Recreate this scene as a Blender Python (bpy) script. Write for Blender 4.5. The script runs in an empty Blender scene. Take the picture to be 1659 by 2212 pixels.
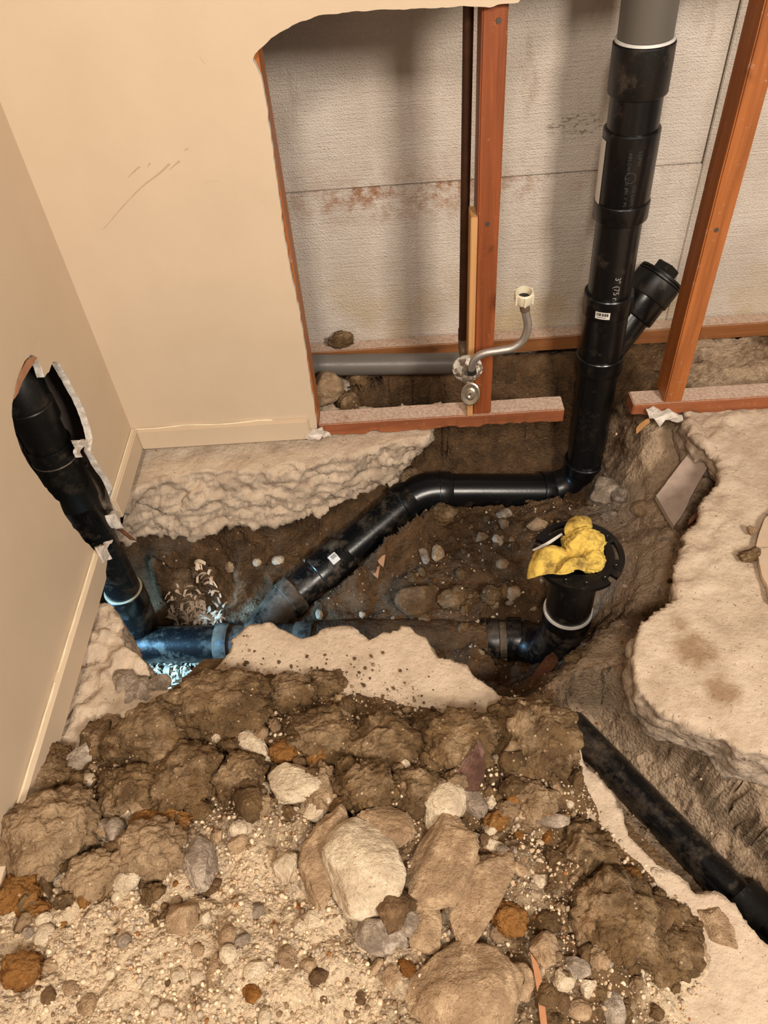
import bpy, bmesh, math, random
import numpy as np
from mathutils import Vector, Matrix
from mathutils.geometry import delaunay_2d_cdt

random.seed(7)
rng = np.random.default_rng(11)
scene = bpy.context.scene
COL = scene.collection

# ------------------------------------------------------------------ camera
FPX = 1661.0
CAM = np.array([0.5735, -1.2575, 1.1043])
pitch, roll, yaw = (math.radians(a) for a in (47.0227, -5.3644, 2.6965))
_f0 = np.array([-math.sin(yaw), math.cos(yaw), 0]); _r0 = np.array([math.cos(yaw), math.sin(yaw), 0]); _u0 = np.array([0, 0, 1.0])
_fw = _f0 * math.cos(pitch) - _u0 * math.sin(pitch)
_up = _u0 * math.cos(pitch) + _f0 * math.sin(pitch)
_r = _r0 * math.cos(roll) + _up * math.sin(roll)
_u = _up * math.cos(roll) - _r0 * math.sin(roll)
cd = bpy.data.cameras.new('camera')
cam = bpy.data.objects.new('camera', cd); COL.objects.link(cam)
mw = Matrix.Identity(4)
for i in range(3):
    mw[i][0] = _r[i]; mw[i][1] = _u[i]; mw[i][2] = -_fw[i]; mw[i][3] = CAM[i]
cam.matrix_world = mw
cd.sensor_fit = 'VERTICAL'; cd.sensor_height = 36.0; cd.lens = FPX / 2212 * 36.0
cd.clip_start = 0.02
scene.camera = cam

# ------------------------------------------------------------------ light
world = bpy.data.worlds.new('room_ambient'); scene.world = world; world.use_nodes = True
bg = world.node_tree.nodes['Background']
bg.inputs[0].default_value = (1.0, 0.90, 0.80, 1); bg.inputs[1].default_value = 0.20
def area_light(name, loc, target, size, power, color, sy=None):
    d = bpy.data.lights.new(name, 'AREA'); d.energy = power; d.color = color; d.size = size
    if sy: d.shape = 'RECTANGLE'; d.size_y = sy
    o = bpy.data.objects.new(name, d); COL.objects.link(o); o.location = loc
    o.rotation_euler = (Vector(target) - Vector(loc)).to_track_quat('-Z', 'Y').to_euler()
    return o
area_light('ceiling_lamp', (1.85, -2.5, 2.05), (0.6, -0.2, 0.1), 0.50, 79, (1.0, 0.89, 0.765))
area_light('ceiling_lamp', (0.35, -2.3, 2.25), (0.7, -0.3, 0.0), 0.30, 37, (1.0, 0.89, 0.765))
area_light('work_light_next_room', (-0.42, -0.42, -0.12), (0.10, -0.27, -0.47), 0.12, 2.6, (0.24, 0.60, 1.0)).data.spread = math.radians(62)
scene.view_settings.view_transform = 'Standard'; scene.view_settings.look = 'None'
scene.view_settings.gamma = 1.0; scene.view_settings.use_curve_mapping = False
scene.view_settings.exposure = 0.0
scene.cycles.max_bounces = 4; scene.cycles.diffuse_bounces = 3; scene.cycles.glossy_bounces = 2; scene.cycles.transmission_bounces = 1
scene.cycles.adaptive_threshold = 0.03; scene.cycles.caustics_reflective = False; scene.cycles.caustics_refractive = False

# ------------------------------------------------------------------ helpers: pixels to places
def ray(p):
    d = np.array([(p[0] - 829.5) / FPX, -(p[1] - 1106.0) / FPX, 1.0])
    return d[0] * _r + d[1] * _u + d[2] * _fw
def on(p, ax, v):                       # the point seen at a pixel on the plane  axis = v
    d = ray(p); return CAM + d * ((v - CAM[ax]) / d[ax])
X_, Y_, Z_ = 0, 1, 2

# ------------------------------------------------------------------ helpers: noise
def _hash(ix, iy, iz, s):
    h = (ix.astype(np.int64) * 374761393 + iy.astype(np.int64) * 668265263 + iz.astype(np.int64) * 2147483647 + s * 1274126177) & 0xffffffff
    h = ((h ^ (h >> 13)) * 1274126177) & 0xffffffff
    h = h ^ (h >> 16)
    return (h & 0xffffff) / float(0xffffff)
def vnoise(P, s=0):
    P = np.asarray(P, float); i = np.floor(P); f = P - i; f = f * f * (3 - 2 * f)
    x, y, z = i[:, 0], i[:, 1], i[:, 2]; r = 0
    for a in (0, 1):
        wx = f[:, 0] if a else 1 - f[:, 0]
        for b in (0, 1):
            wy = f[:, 1] if b else 1 - f[:, 1]
            for c in (0, 1):
                wz = f[:, 2] if c else 1 - f[:, 2]
                r = r + _hash(x + a, y + b, z + c, s) * wx * wy * wz
    return r * 2 - 1
def fbm(P, octv=4, s=0, gain=.5):
    a = 1; t = 0; r = 0; P = np.asarray(P, float)
    for k in range(octv):
        r = r + a * vnoise(P, s + k * 17); t += a; a *= gain; P = P * 2.03 + 3.1
    return r / t
def ridge(P, octv=4, s=0):
    a = 1; t = 0; r = 0; P = np.asarray(P, float)
    for k in range(octv):
        r = r + a * (1 - 2 * np.abs(vnoise(P, s + k * 31))); t += a; a *= .5; P = P * 2.1 + 5.7
    return r / t
def cell(P, s=0):                       # distance to the nearest cell point, and that cell's random number
    P = np.asarray(P, float); i = np.floor(P)
    best = np.full(len(P), 9.0); idv = np.zeros(len(P))
    for a in (-1, 0, 1):
        for b in (-1, 0, 1):
            for c in (-1, 0, 1):
                q = i + (a, b, c)
                o = np.stack([_hash(q[:, 0], q[:, 1], q[:, 2], s + k) for k in (1, 2, 3)], 1)
                d = np.sqrt(((q + o - P) ** 2).sum(1)); m = d < best
                best = np.where(m, d, best); idv = np.where(m, o[:, 0], idv)
    return best, idv

# ------------------------------------------------------------------ helpers: objects
def tag(o, label=None, cat=None, group=None, kind=None):
    if label: o['label'] = label
    if cat: o['category'] = cat
    if group: o['group'] = group
    if kind: o['kind'] = kind
    return o
def empty(name, loc=(0, 0, 0)):
    o = bpy.data.objects.new(name, None); o.empty_display_size = .05; o.location = loc; COL.objects.link(o); return o
def link(name, me, mat=None, parent=None, smooth=True):
    if mat is not None:
        for m in (mat if isinstance(mat, (list, tuple)) else [mat]): me.materials.append(m)
    if smooth: me.polygons.foreach_set('use_smooth', [True] * len(me.polygons))
    o = bpy.data.objects.new(name, me); COL.objects.link(o)
    if parent is not None:
        o.parent = parent; o.matrix_parent_inverse = Matrix.Translation(-Vector(parent.location))
    return o
def mesh(name, V, Fs):
    me = bpy.data.meshes.new(name); me.from_pydata([tuple(map(float, v)) for v in V], [], [tuple(int(i) for i in f) for f in Fs]); me.update(); return me
def grid_mesh(name, P):                 # P (n,m,3)
    n, m = P.shape[:2]
    me = bpy.data.meshes.new(name)
    idx = np.arange(n * m).reshape(n, m)
    q = np.stack([idx[:-1, :-1], idx[1:, :-1], idx[1:, 1:], idx[:-1, 1:]], -1).reshape(-1, 4)
    me.vertices.add(n * m); me.vertices.foreach_set('co', P.reshape(-1).astype(np.float32))
    me.loops.add(q.size); me.loops.foreach_set('vertex_index', q.reshape(-1).astype(np.int32))
    me.polygons.add(len(q)); me.polygons.foreach_set('loop_start', np.arange(0, q.size, 4, dtype=np.int32))
    try: me.polygons.foreach_set('loop_total', np.full(len(q), 4, dtype=np.int32))
    except Exception: pass
    me.update(calc_edges=True); me.validate(); return me
def bm_mesh(name, bm):
    me = bpy.data.meshes.new(name); bmesh.ops.recalc_face_normals(bm, faces=bm.faces); bm.to_mesh(me); bm.free(); return me
def autosmooth(o, deg=35):
    me = o.data; bm = bmesh.new(); bm.from_mesh(me)
    for e in bm.edges:
        e.smooth = not (len(e.link_faces) == 2 and e.calc_face_angle(0) > math.radians(deg))
    bm.to_mesh(me); bm.free(); return o
def frame(d):
    d = np.array(d, float); d /= np.linalg.norm(d)
    a = np.array([0, 0, 1.0]) if abs(d[2]) < .9 else np.array([1.0, 0, 0])
    u = np.cross(a, d); u /= np.linalg.norm(u); return d, u, np.cross(d, u)
def lathe(name, p0, d, prof, mat, parent=None, n=48, closed=True):
    """prof: list of (distance along d, radius); closed profiles give a hollow or solid body of revolution."""
    d, u, v = frame(d); p0 = np.array(p0, float); V = []; Fs = []
    k = len(prof)
    for s, r in prof:
        for j in range(n):
            a = 2 * math.pi * j / n
            V.append(p0 + d * s + (u * math.cos(a) + v * math.sin(a)) * r)
    for i in range(k - 1 + (1 if closed else 0)):
        i2 = (i + 1) % k
        for j in range(n):
            j2 = (j + 1) % n
            Fs.append((i * n + j, i * n + j2, i2 * n + j2, i2 * n + j))
    me = mesh(name, V, Fs)
    o = link(name, me, mat, parent); fixn(o); return autosmooth(o)
def fixn(o):
    bm = bmesh.new(); bm.from_mesh(o.data); bmesh.ops.remove_doubles(bm, verts=bm.verts, dist=1e-6)
    bmesh.ops.recalc_face_normals(bm, faces=bm.faces); bm.to_mesh(o.data); bm.free(); o.data.update()
def pipe(name, a, b, r, mat, parent=None, wall=.005, n=48):
    a = np.array(a, float); b = np.array(b, float); L = np.linalg.norm(b - a)
    e = min(.0015, r * .08)
    return lathe(name, a, b - a, [(e, r - wall), (0, r - wall * .8), (0, r - e), (e, r), (L - e, r), (L, r - e), (L, r - wall * .8), (L - e, r - wall)], mat, parent, n)
def sweep(name, pts, r, mat, parent=None, n=24, caps=True, rad=None):
    pts = [np.array(p, float) for p in pts]; V = []; Fs = []
    u = None
    for i, p in enumerate(pts):
        t = pts[min(i + 1, len(pts) - 1)] - pts[max(i - 1, 0)]; t /= np.linalg.norm(t)
        if u is None: _, u, _w = frame(t)
        u = u - t * np.dot(u, t); u /= np.linalg.norm(u); v = np.cross(t, u)
        rr = rad[i] if rad is not None else r
        for j in range(n):
            a = 2 * math.pi * j / n; V.append(p + (u * math.cos(a) + v * math.sin(a)) * rr)
    for i in range(len(pts) - 1):
        for j in range(n):
            j2 = (j + 1) % n; Fs.append((i * n + j, i * n + j2, (i + 1) * n + j2, (i + 1) * n + j))
    if caps:
        Fs.append(tuple(range(n))[::-1]); Fs.append(tuple(range((len(pts) - 1) * n, len(pts) * n)))
    o = link(name, mesh(name, V, Fs), mat, parent); fixn(o); return autosmooth(o, 50)
def arc(a, corner, b, n=10):            # rounded corner from a to b about a corner point
    a, c, b = (np.array(q, float) for q in (a, corner, b)); out = []
    for i in range(n + 1):
        t = i / n; out.append((1 - t) ** 2 * a + 2 * t * (1 - t) * c + t * t * b)
    return out
def spline(pts, n=12):
    P = [np.array(p, float) for p in pts]; P = [2 * P[0] - P[1]] + P + [2 * P[-1] - P[-2]]; out = []
    for i in range(1, len(P) - 2):
        for k in range(n):
            t = k / n
            out.append(.5 * (2 * P[i] + (P[i + 1] - P[i - 1]) * t + (2 * P[i - 1] - 5 * P[i] + 4 * P[i + 1] - P[i + 2]) * t * t + (3 * P[i] - P[i - 1] - 3 * P[i + 1] + P[i + 2]) * t ** 3))
    out.append(P[-2]); return out
def box(name, lo, hi, mat, parent=None, bev=.002, warp=0.0, sub=0, xf=None, seed=0):
    bm = bmesh.new(); bmesh.ops.create_cube(bm, size=1)
    lo = np.array(lo, float); hi = np.array(hi, float)
    for v in bm.verts: v.co = Vector(((lo + hi) / 2 + np.array(v.co) * (hi - lo)).tolist())
    if bev: bmesh.ops.bevel(bm, geom=bm.edges[:], offset=bev, segments=2, affect='EDGES', clamp_overlap=True)
    if sub:
        L = (hi - lo); ax = int(np.argmax(L))
        for k in range(1, sub):
            c = lo[ax] + L[ax] * k / sub; no = [0, 0, 0]; no[ax] = 1; co = [0, 0, 0]; co[ax] = c
            bmesh.ops.bisect_plane(bm, geom=bm.verts[:] + bm.edges[:] + bm.faces[:], plane_co=co, plane_no=no)
    if warp:
        bm.verts.ensure_lookup_table(); P = np.array([v.co[:] for v in bm.verts])
        D = np.stack([fbm(P * 25 + seed, 3, seed + k * 50) for k in range(3)], 1) * warp
        for v, dd in zip(bm.verts, D): v.co += Vector(dd.tolist())
    if xf is not None:
        for v in bm.verts: v.co = Vector(xf(v.co))
    o = link(name, bm_mesh(name, bm), mat, parent); return autosmooth(o)
def densify(poly, step, jit=0.0, s=0, closed=True):
    poly = [np.array(p, float) for p in poly]; out = []
    m = len(poly)
    for i in range(m if closed else m - 1):
        a, b = poly[i], poly[(i + 1) % m]; k = max(1, int(np.linalg.norm(b - a) / step))
        for j in range(k): out.append(a + (b - a) * j / k)
    if not closed: out.append(poly[-1])
    out = np.array(out)
    if jit:
        q = np.zeros((len(out), 3)); q[:, :2] = out
        out = out + np.stack([fbm(q / step / 2.2, 3, s), fbm(q / step / 2.2 + 40, 3, s + 5)], 1) * jit
    return out
def sheet(name, poly, to3d, thick, mats, parent=None, rim=1):
    """flat board cut to an outline: to3d maps outline points to the front, thick is the vector to its back."""
    n = len(poly); bm = bmesh.new(); th = Vector(thick)
    f = [bm.verts.new(to3d(p)) for p in poly]; b = [bm.verts.new(Vector(to3d(p)) + th) for p in poly]
    bm.faces.new(f); bm.faces.new(b[::-1])
    for i in range(n):
        q = bm.faces.new((f[i], f[(i + 1) % n], b[(i + 1) % n], b[i])); q.material_index = rim
    bmesh.ops.recalc_face_normals(bm, faces=bm.faces)
    bmesh.ops.triangulate(bm, faces=[q for q in bm.faces if len(q.verts) > 4], ngon_method='EAR_CLIP')
    return link(name, bm_mesh(name, bm), mats, parent, smooth=False)
def remesh_solid(name, bm, vox):
    me = bpy.data.meshes.new('tmp'); bmesh.ops.recalc_face_normals(bm, faces=bm.faces)
    bmesh.ops.triangulate(bm, faces=bm.faces[:], ngon_method='EAR_CLIP'); bm.to_mesh(me); bm.free()
    o = bpy.data.objects.new('tmp', me); COL.objects.link(o)
    md = o.modifiers.new('r', 'REMESH'); md.mode = 'VOXEL'; md.voxel_size = vox
    dg = bpy.context.evaluated_depsgraph_get(); dg.update()
    out = bpy.data.meshes.new_from_object(o.evaluated_get(dg)); out.name = name
    bpy.data.objects.remove(o); bpy.data.meshes.remove(me)
    return out
def get_co(me):
    a = np.empty(len(me.vertices) * 3, np.float32); me.vertices.foreach_get('co', a); return a.reshape(-1, 3).astype(float)
def get_no(me):
    a = np.empty(len(me.vertices) * 3, np.float32); me.vertex_normals.foreach_get('vector', a); return a.reshape(-1, 3).astype(float)
def set_co(me, P):
    me.vertices.foreach_set('co', P.reshape(-1).astype(np.float32)); me.update()
def set_attr(me, name, val):
    at = me.attributes.new(name, 'FLOAT', 'POINT'); at.data.foreach_set('value', np.asarray(val, np.float32))

# ------------------------------------------------------------------ materials
def lin(r, g, b):
    return tuple(((c / 255) / 12.92 if c <= 10.3 else ((c / 255 + .055) / 1.055) ** 2.4) for c in (r, g, b)) + (1,)
class NT:
    def __init__(s, name):
        s.m = bpy.data.materials.new(name); s.m.use_nodes = True; s.t = s.m.node_tree; s.b = s.t.nodes['Principled BSDF']
        s.pos = s.t.nodes.new('ShaderNodeNewGeometry').outputs['Position']
    def n(s, typ, **kw):
        nd = s.t.nodes.new(typ)
        for k, v in kw.items():
            if k.startswith('i_'): nd.inputs[k[2:].replace('_', ' ')].default_value = v
            else: setattr(nd, k, v)
        return nd
    def l(s, a, b): s.t.links.new(a, b)
    def mapped(s, scale=(1, 1, 1), rot=(0, 0, 0), loc=(0, 0, 0)):
        nd = s.n('ShaderNodeMapping'); nd.inputs['Scale'].default_value = scale; nd.inputs['Rotation'].default_value = rot; nd.inputs['Location'].default_value = loc
        s.l(s.pos, nd.inputs['Vector']); return nd.outputs[0]
    def noise(s, scale, detail=5, rough=.6, vec=None, dist=0):
        nd = s.n('ShaderNodeTexNoise'); detail = min(detail, 3 if scale >= 200 else 4 if scale >= 90 else 5); nd.inputs['Scale'].default_value = scale; nd.inputs['Detail'].default_value = detail; nd.inputs['Roughness'].default_value = rough; nd.inputs['Distortion'].default_value = dist
        s.l(vec if vec is not None else s.pos, nd.inputs['Vector']); return nd.outputs['Fac']
    def vor(s, scale, out='Distance', vec=None, feat='F1'):
        nd = s.n('ShaderNodeTexVoronoi', feature=feat); nd.inputs['Scale'].default_value = scale
        s.l(vec if vec is not None else s.pos, nd.inputs['Vector']); return nd.outputs[out]
    def ramp(s, fac, stops):
        nd = s.n('ShaderNodeValToRGB'); e = nd.color_ramp.elements
        while len(e) > 1: e.remove(e[-1])
        e[0].position = stops[0][0]; e[0].color = stops[0][1]
        for p, c in stops[1:]:
            q = e.new(p); q.color = c
        s.l(fac, nd.inputs[0]); return nd.outputs[0]
    def mask(s, fac, a, b):
        return s.ramp(fac, [(a, (0, 0, 0, 1)), (b, (1, 1, 1, 1))])
    def mix(s, fac, a, b, mode='MIX'):
        nd = s.n('ShaderNodeMix', data_type='RGBA', blend_type=mode)
        for sk, v in ((nd.inputs[0], fac), (nd.inputs[6], a), (nd.inputs[7], b)):
            if isinstance(v, (float, int)): sk.default_value = v
            elif isinstance(v, tuple): sk.default_value = v
            else: s.l(v, sk)
        return nd.outputs[2]
    def math(s, op, a, b=0.0):
        nd = s.n('ShaderNodeMath', operation=op)
        for sk, v in ((nd.inputs[0], a), (nd.inputs[1], b)):
            if isinstance(v, (float, int)): sk.default_value = v
            else: s.l(v, sk)
        return nd.outputs[0]
    def attr(s, name):
        nd = s.n('ShaderNodeAttribute'); nd.attribute_name = name; return nd.outputs['Fac']
    def out(s, color, rough=.8, metal=0.0, bump=None, dist=.002, strength=.6, spec=None):
        for sk, v in ((s.b.inputs['Base Color'], color), (s.b.inputs['Roughness'], rough), (s.b.inputs['Metallic'], metal)):
            if isinstance(v, (float, int, tuple)): sk.default_value = v
            else: s.l(v, sk)
        if spec is not None: s.b.inputs['Specular IOR Level'].default_value = spec
        if bump is not None:
            nd = s.n('ShaderNodeBump'); nd.inputs['Distance'].default_value = dist; nd.inputs['Strength'].default_value = strength
            s.l(bump, nd.inputs['Height']); s.l(nd.outputs[0], s.b.inputs['Normal'])
        return s.m

def mat_paint():
    t = NT('beige_wall_paint'); a = t.noise(6, 4); c = t.ramp(a, [(.3, lin(205, 184, 158)), (.7, lin(212, 191, 165))])
    st = t.mask(t.noise(55, 3, .7), .74, .80); c = t.mix(t.math('MULTIPLY', st, .35), c, lin(150, 122, 95))
    v = t.mapped((9, 9, 60), (0, .75, 0)); sc = t.mask(t.noise(1.6, 2, .5, v), .76, .80); c = t.mix(t.math('MULTIPLY', sc, .12), c, lin(160, 130, 105))
    return t.out(c, .55, bump=t.noise(420, 3), dist=.0006, strength=.35)
def mat_gypsum():
    t = NT('white_gypsum'); c = t.ramp(t.noise(90, 4), [(.3, lin(196, 182, 168)), (.7, lin(238, 230, 220))])
    return t.out(c, .9, bump=t.noise(250, 4), dist=.002, strength=.8)
def mat_foam():
    t = NT('white_foam_insulation')
    c = t.ramp(t.noise(9, 5), [(.25, lin(196, 182, 168)), (.75, lin(220, 209, 197))])
    z = t.n('ShaderNodeSeparateXYZ'); t.l(t.pos, z.inputs[0]); Z = z.outputs['Z']; X = z.outputs['X']
    # rust coloured water marks under the joint and yellowing near the plate
    band = t.math('SUBTRACT', 1.0, t.math('DIVIDE', t.math('ABSOLUTE', t.math('SUBTRACT', Z, .395)), .075)); band = t.math('MULTIPLY', t.math('MAXIMUM', band, 0.0), t.math('ADD', .25, t.math('MULTIPLY', t.math('LESS_THAN', Z, .405), .75)))
    xb = t.math('SUBTRACT', 1.0, t.math('DIVIDE', t.math('ABSOLUTE', t.math('SUBTRACT', X, .62)), .34)); xb = t.math('MAXIMUM', xb, 0.12)
    m = t.mask(t.noise(30, 8, .72), .44, .60)
    rust = t.math('MULTIPLY', t.math('MULTIPLY', m, t.math('POWER', band, .7)), t.math('MINIMUM', t.math('MULTIPLY', xb, 1.6), 1.0))
    c = t.mix(t.math('MULTIPLY', rust, .85), c, lin(150, 96, 48))
    drip = t.mask(t.noise(1, 4, .6, t.mapped((46, 10, 3.2))), .58, .70)
    dz = t.math('MULTIPLY', t.mask(Z, .12, .34), t.math('LESS_THAN', Z, .40))
    c = t.mix(t.math('MULTIPLY', t.math('MULTIPLY', drip, dz), .20), c, lin(168, 120, 70))
    yl = t.math('MULTIPLY', t.math('SUBTRACT', 1.0, t.mask(Z, .06, .26)), t.mask(t.noise(7, 3), .42, .62))
    c = t.mix(t.math('MULTIPLY', yl, .55), c, lin(186, 158, 96))
    sp = t.mask(t.noise(120, 3, .7), .72, .76); c = t.mix(t.math('MULTIPLY', sp, .55), c, lin(110, 84, 60))
    up = t.math('MULTIPLY', t.mask(t.noise(1, 4, .65, t.mapped((11, 10, 4), loc=(4, 0, 2))), .60, .72), t.mask(Z, .40, .5)); c = t.mix(t.math('MULTIPLY', up, .4), c, lin(150, 118, 84))
    gz_ = t.math('MAXIMUM', t.math('SUBTRACT', 1.0, t.math('DIVIDE', t.math('ABSOLUTE', t.math('SUBTRACT', Z, .495)), .03)), 0.0); gx_ = t.math('MAXIMUM', t.math('SUBTRACT', 1.0, t.math('DIVIDE', t.math('ABSOLUTE', t.math('SUBTRACT', X, .945)), .075)), 0.0)
    gg = t.math('MULTIPLY', t.mask(t.noise(1, 5, .7, t.mapped((60, 10, 150))), .52, .58), t.mask(t.math('MULTIPLY', gz_, gx_), .12, .3)); c = t.mix(t.math('MULTIPLY', gg, .6), c, lin(84, 52, 30))
    bd = t.vor(330); ln = t.noise(1, 3, .6, t.mapped((10, 10, 230)))
    b = t.math('ADD', t.math('MULTIPLY', bd, .6), t.math('MULTIPLY', ln, .9))
    return t.out(c, .7, bump=b, dist=.0034, strength=.8)
def mat_wood(name, a, b, dust=0.0, wear=0.3, axis=2, rough=.5):
    t = NT(name); sc = [60, 60, 60]; sc[axis] = 3.0
    g = t.noise(1, 6, .65, t.mapped(tuple(sc)), .6); c = t.ramp(g, [(.25, a), (.75, b)])
    kn = t.mask(t.noise(13, 3), .66, .74); c = t.mix(t.math('MULTIPLY', kn, .5), c, tuple(x * .45 for x in a[:3]) + (1,))
    w = t.mask(t.noise(70, 6, .75), .60, .68); c = t.mix(t.math('MULTIPLY', w, wear), c, lin(214, 190, 170))
    if dust:
        nz = t.n('ShaderNodeSeparateXYZ'); g2 = t.n('ShaderNodeNewGeometry'); t.l(g2.outputs['True Normal'], nz.inputs[0])
        up = t.mask(nz.outputs['Z'], .4, .8); d = t.math('MULTIPLY', up, t.mask(t.noise(28, 5, .7), .18, .42))
        c = t.mix(t.math('MULTIPLY', d, dust), c, t.ramp(t.noise(160, 4), [(.35, lin(178, 150, 130)), (.65, lin(214, 190, 172))]))
    return t.out(c, rough, bump=g, dist=.0012, strength=.5)
def mat_abs(name='black_abs_plastic', dust=.1, col=(16, 16, 17), rough=.28):
    t = NT(name); m = t.mask(t.noise(22, 7, .72), .62 - .32 * dust, .74 - .12 * dust)
    f = t.mask(t.noise(240, 3, .7), .60, .68)
    k = t.math('MULTIPLY', t.math('MAXIMUM', t.math('MULTIPLY', m, .4 + .6 * dust), t.math('MULTIPLY', f, .25 * min(1, dust * 2))), min(1.0, .25 + dust))
    c = t.mix(k, lin(*col), t.ramp(t.noise(9, 3), [(.4, lin(96, 78, 58)), (.62, lin(150, 132, 112))]))
    r = t.math('ADD', t.math('MULTIPLY', k, .6), rough)
    return t.out(c, r, bump=t.noise(160, 3), dist=.0005, strength=.25 + .3 * dust)
def mat_soil(name, dark, light, dusty, speck=.5, wet=.75, pebble=1.0, thr=.90):
    t = NT(name)
    c = t.ramp(t.noise(24, 8, .7), [(.28, dark), (.72, light)])
    o = t.mask(t.noise(15, 5, .7), .62, .72); c = t.mix(t.math('MULTIPLY', o, .55), c, lin(126, 84, 40))
    a = t.attr('dusty'); am = t.math('ADD', a, t.math('MULTIPLY', t.math('SUBTRACT', t.noise(30, 6, .7), .5), .9))
    k = t.mask(am, .35, .75)
    c = t.mix(k, c, t.ramp(t.noise(60, 7, .75), [(.3, tuple(x * .72 for x in dusty[:3]) + (1,)), (.62, dusty)]))
    vd = t.vor(170, 'Color'); vv = t.n('ShaderNodeSeparateColor'); t.l(vd, vv.inputs[0])
    s1 = t.math('MULTIPLY', t.mask(vv.outputs[0], thr, thr + .05), t.math('LESS_THAN', t.math('ADD', t.vor(170), t.math('MULTIPLY', t.noise(420, 2), .35)), .46)); c = t.mix(t.math('MULTIPLY', s1, speck), c, t.ramp(vv.outputs[1], [(0, lin(150, 116, 84)), (1, lin(222, 196, 166))]))
    b = t.math('ADD', t.math('MULTIPLY', t.noise(110, 8, .75), 1.2), t.math('MULTIPLY', t.vor(150), -.5 * pebble))
    r = t.ramp(t.noise(40, 4), [(.35, (wet - .2,) * 3 + (1,)), (.65, (.95,) * 3 + (1,))])
    return t.out(c, r, bump=b, dist=.0075, strength=.9, spec=.25)
def mat_stone(name, a, b, spotc=None, rough=.9, dirt=.6):
    t = NT(name); c = t.ramp(t.noise(34, 8, .75), [(.28, tuple(x * .72 for x in a[:3]) + (1,)), (.48, a), (.7, b)])
    s = t.mask(t.noise(21, 7, .78, None, .4), .52, .62)
    c = t.mix(t.math('MULTIPLY', s, .75), c, spotc or lin(150, 128, 100))
    e = t.mask(t.noise(13, 6, .75), .60, .68); c = t.mix(t.math('MULTIPLY', e, dirt), c, lin(112, 86, 58))
    f = t.mask(t.noise(240, 3, .65), .60, .68); c = t.mix(t.math('MULTIPLY', f, .5), c, lin(84, 66, 48))
    return t.out(c, rough, bump=t.math('ADD', t.noise(110, 9, .78), t.math('MULTIPLY', t.noise(35, 4), .8)), dist=.007, strength=.9, spec=.2)
def mat_concrete():
    t = NT('broken_concrete')
    c = t.ramp(t.noise(16, 7, .65), [(.28, lin(176, 154, 132)), (.55, lin(203, 183, 160)), (.8, lin(217, 199, 178))])
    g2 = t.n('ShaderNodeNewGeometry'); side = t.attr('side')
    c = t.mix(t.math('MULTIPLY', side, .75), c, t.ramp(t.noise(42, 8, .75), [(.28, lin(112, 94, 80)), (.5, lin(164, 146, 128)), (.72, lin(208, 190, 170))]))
    sp = t.mask(t.noise(210, 3, .6), .655, .69); c = t.mix(t.math('MULTIPLY', sp, .8), c, lin(70, 48, 30))
    st = t.attr('stain'); k = t.mask(t.math('ADD', t.math('MULTIPLY', st, .62), t.math('MULTIPLY', t.noise(42, 8, .75), .55)), .62, .84); c = t.mix(t.math('MULTIPLY', k, .65), c, lin(128, 94, 58))
    b = t.math('ADD', t.noise(140, 8, .7), t.math('MULTIPLY', t.vor(90), -.4))
    return t.out(c, .92, bump=b, dist=.0035, strength=.8, spec=.2)
def mat_simple(name, col, rough=.5, metal=0.0, var=.12, bs=150, bd=.0008, nscale=40):
    t = NT(name); a = tuple(x * (1 - var) for x in col[:3]) + (1,); b = tuple(min(1, x * (1 + var)) for x in col[:3]) + (1,)
    return t.out(t.ramp(t.noise(nscale, 5), [(.3, a), (.7, b)]), rough, metal, bump=t.noise(bs, 4), dist=bd, strength=.5)

PAINT = mat_paint(); GYP = mat_gypsum(); FOAM = mat_foam(); CONC = mat_concrete()
WOODV = mat_wood('reddish_stud_wood', lin(130, 72, 32), lin(190, 114, 58), wear=.3)
WOODD = mat_wood('dark_stud_wood', lin(106, 54, 26), lin(160, 86, 46), wear=.14)
WOODX = mat_wood('dusty_plate_wood', lin(118, 62, 34), lin(170, 102, 62), dust=.95, wear=.4, axis=0, rough=.75)
WOODX2 = mat_wood('back_plate_wood', lin(112, 66, 30), lin(158, 100, 52), dust=.9, wear=.1, axis=0, rough=.75)
LATH = mat_wood('pale_lath_wood', lin(178, 126, 76), lin(212, 164, 110), wear=.1)
STICK = mat_simple('pale_stick_wood', lin(178, 124, 86), .8)
DARKWOOD = mat_wood('rotten_wood', lin(70, 44, 30), lin(120, 78, 54), wear=.2)
ABS = mat_abs('black_abs_plastic', .12); ABSD = mat_abs('dirty_black_abs_plastic', .42); ABSM = mat_abs('muddy_black_abs_plastic', .85, rough=.36)
ABSR = mat_abs('scuffed_black_abs_plastic', .25, (20, 19, 18), .42)
GREYP = mat_abs('grey_pipe_plastic', .22, (104, 98, 92), .38); GREYS = mat_abs('grey_stack_plastic', .06, (98, 92, 84), .45)
WGLUE = mat_simple('white_primer_ring', lin(226, 222, 216), .5)
WLABEL = mat_simple('white_label_paper', lin(226, 222, 214), .5, var=.05); BLACKINK = mat_simple('black_ink', lin(24, 22, 22), .6)
PRINT = mat_simple('grey_print', lin(150, 148, 146), .6); PRINT2 = mat_simple('faint_grey_print', lin(62, 62, 62), .6)
COPPER = mat_simple('dark_oxidised_copper', lin(62, 36, 20), .45, .3, .35); SOLDER = mat_simple('dull_solder_fitting', lin(124, 106, 88), .55, .5, .3)
CHROME = mat_simple('worn_chrome', lin(176, 166, 150), .32, .85, .2); BRAID = mat_simple('grey_braided_hose', lin(196, 190, 184), .30, .8, .08, 900, .0012)
ESC = NT('chipped_white_escutcheon'); ESC = ESC.out(ESC.mix(ESC.mask(ESC.noise(55, 5, .7), .48, .54), lin(226, 218, 206), lin(120, 100, 84)), .5)
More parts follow.
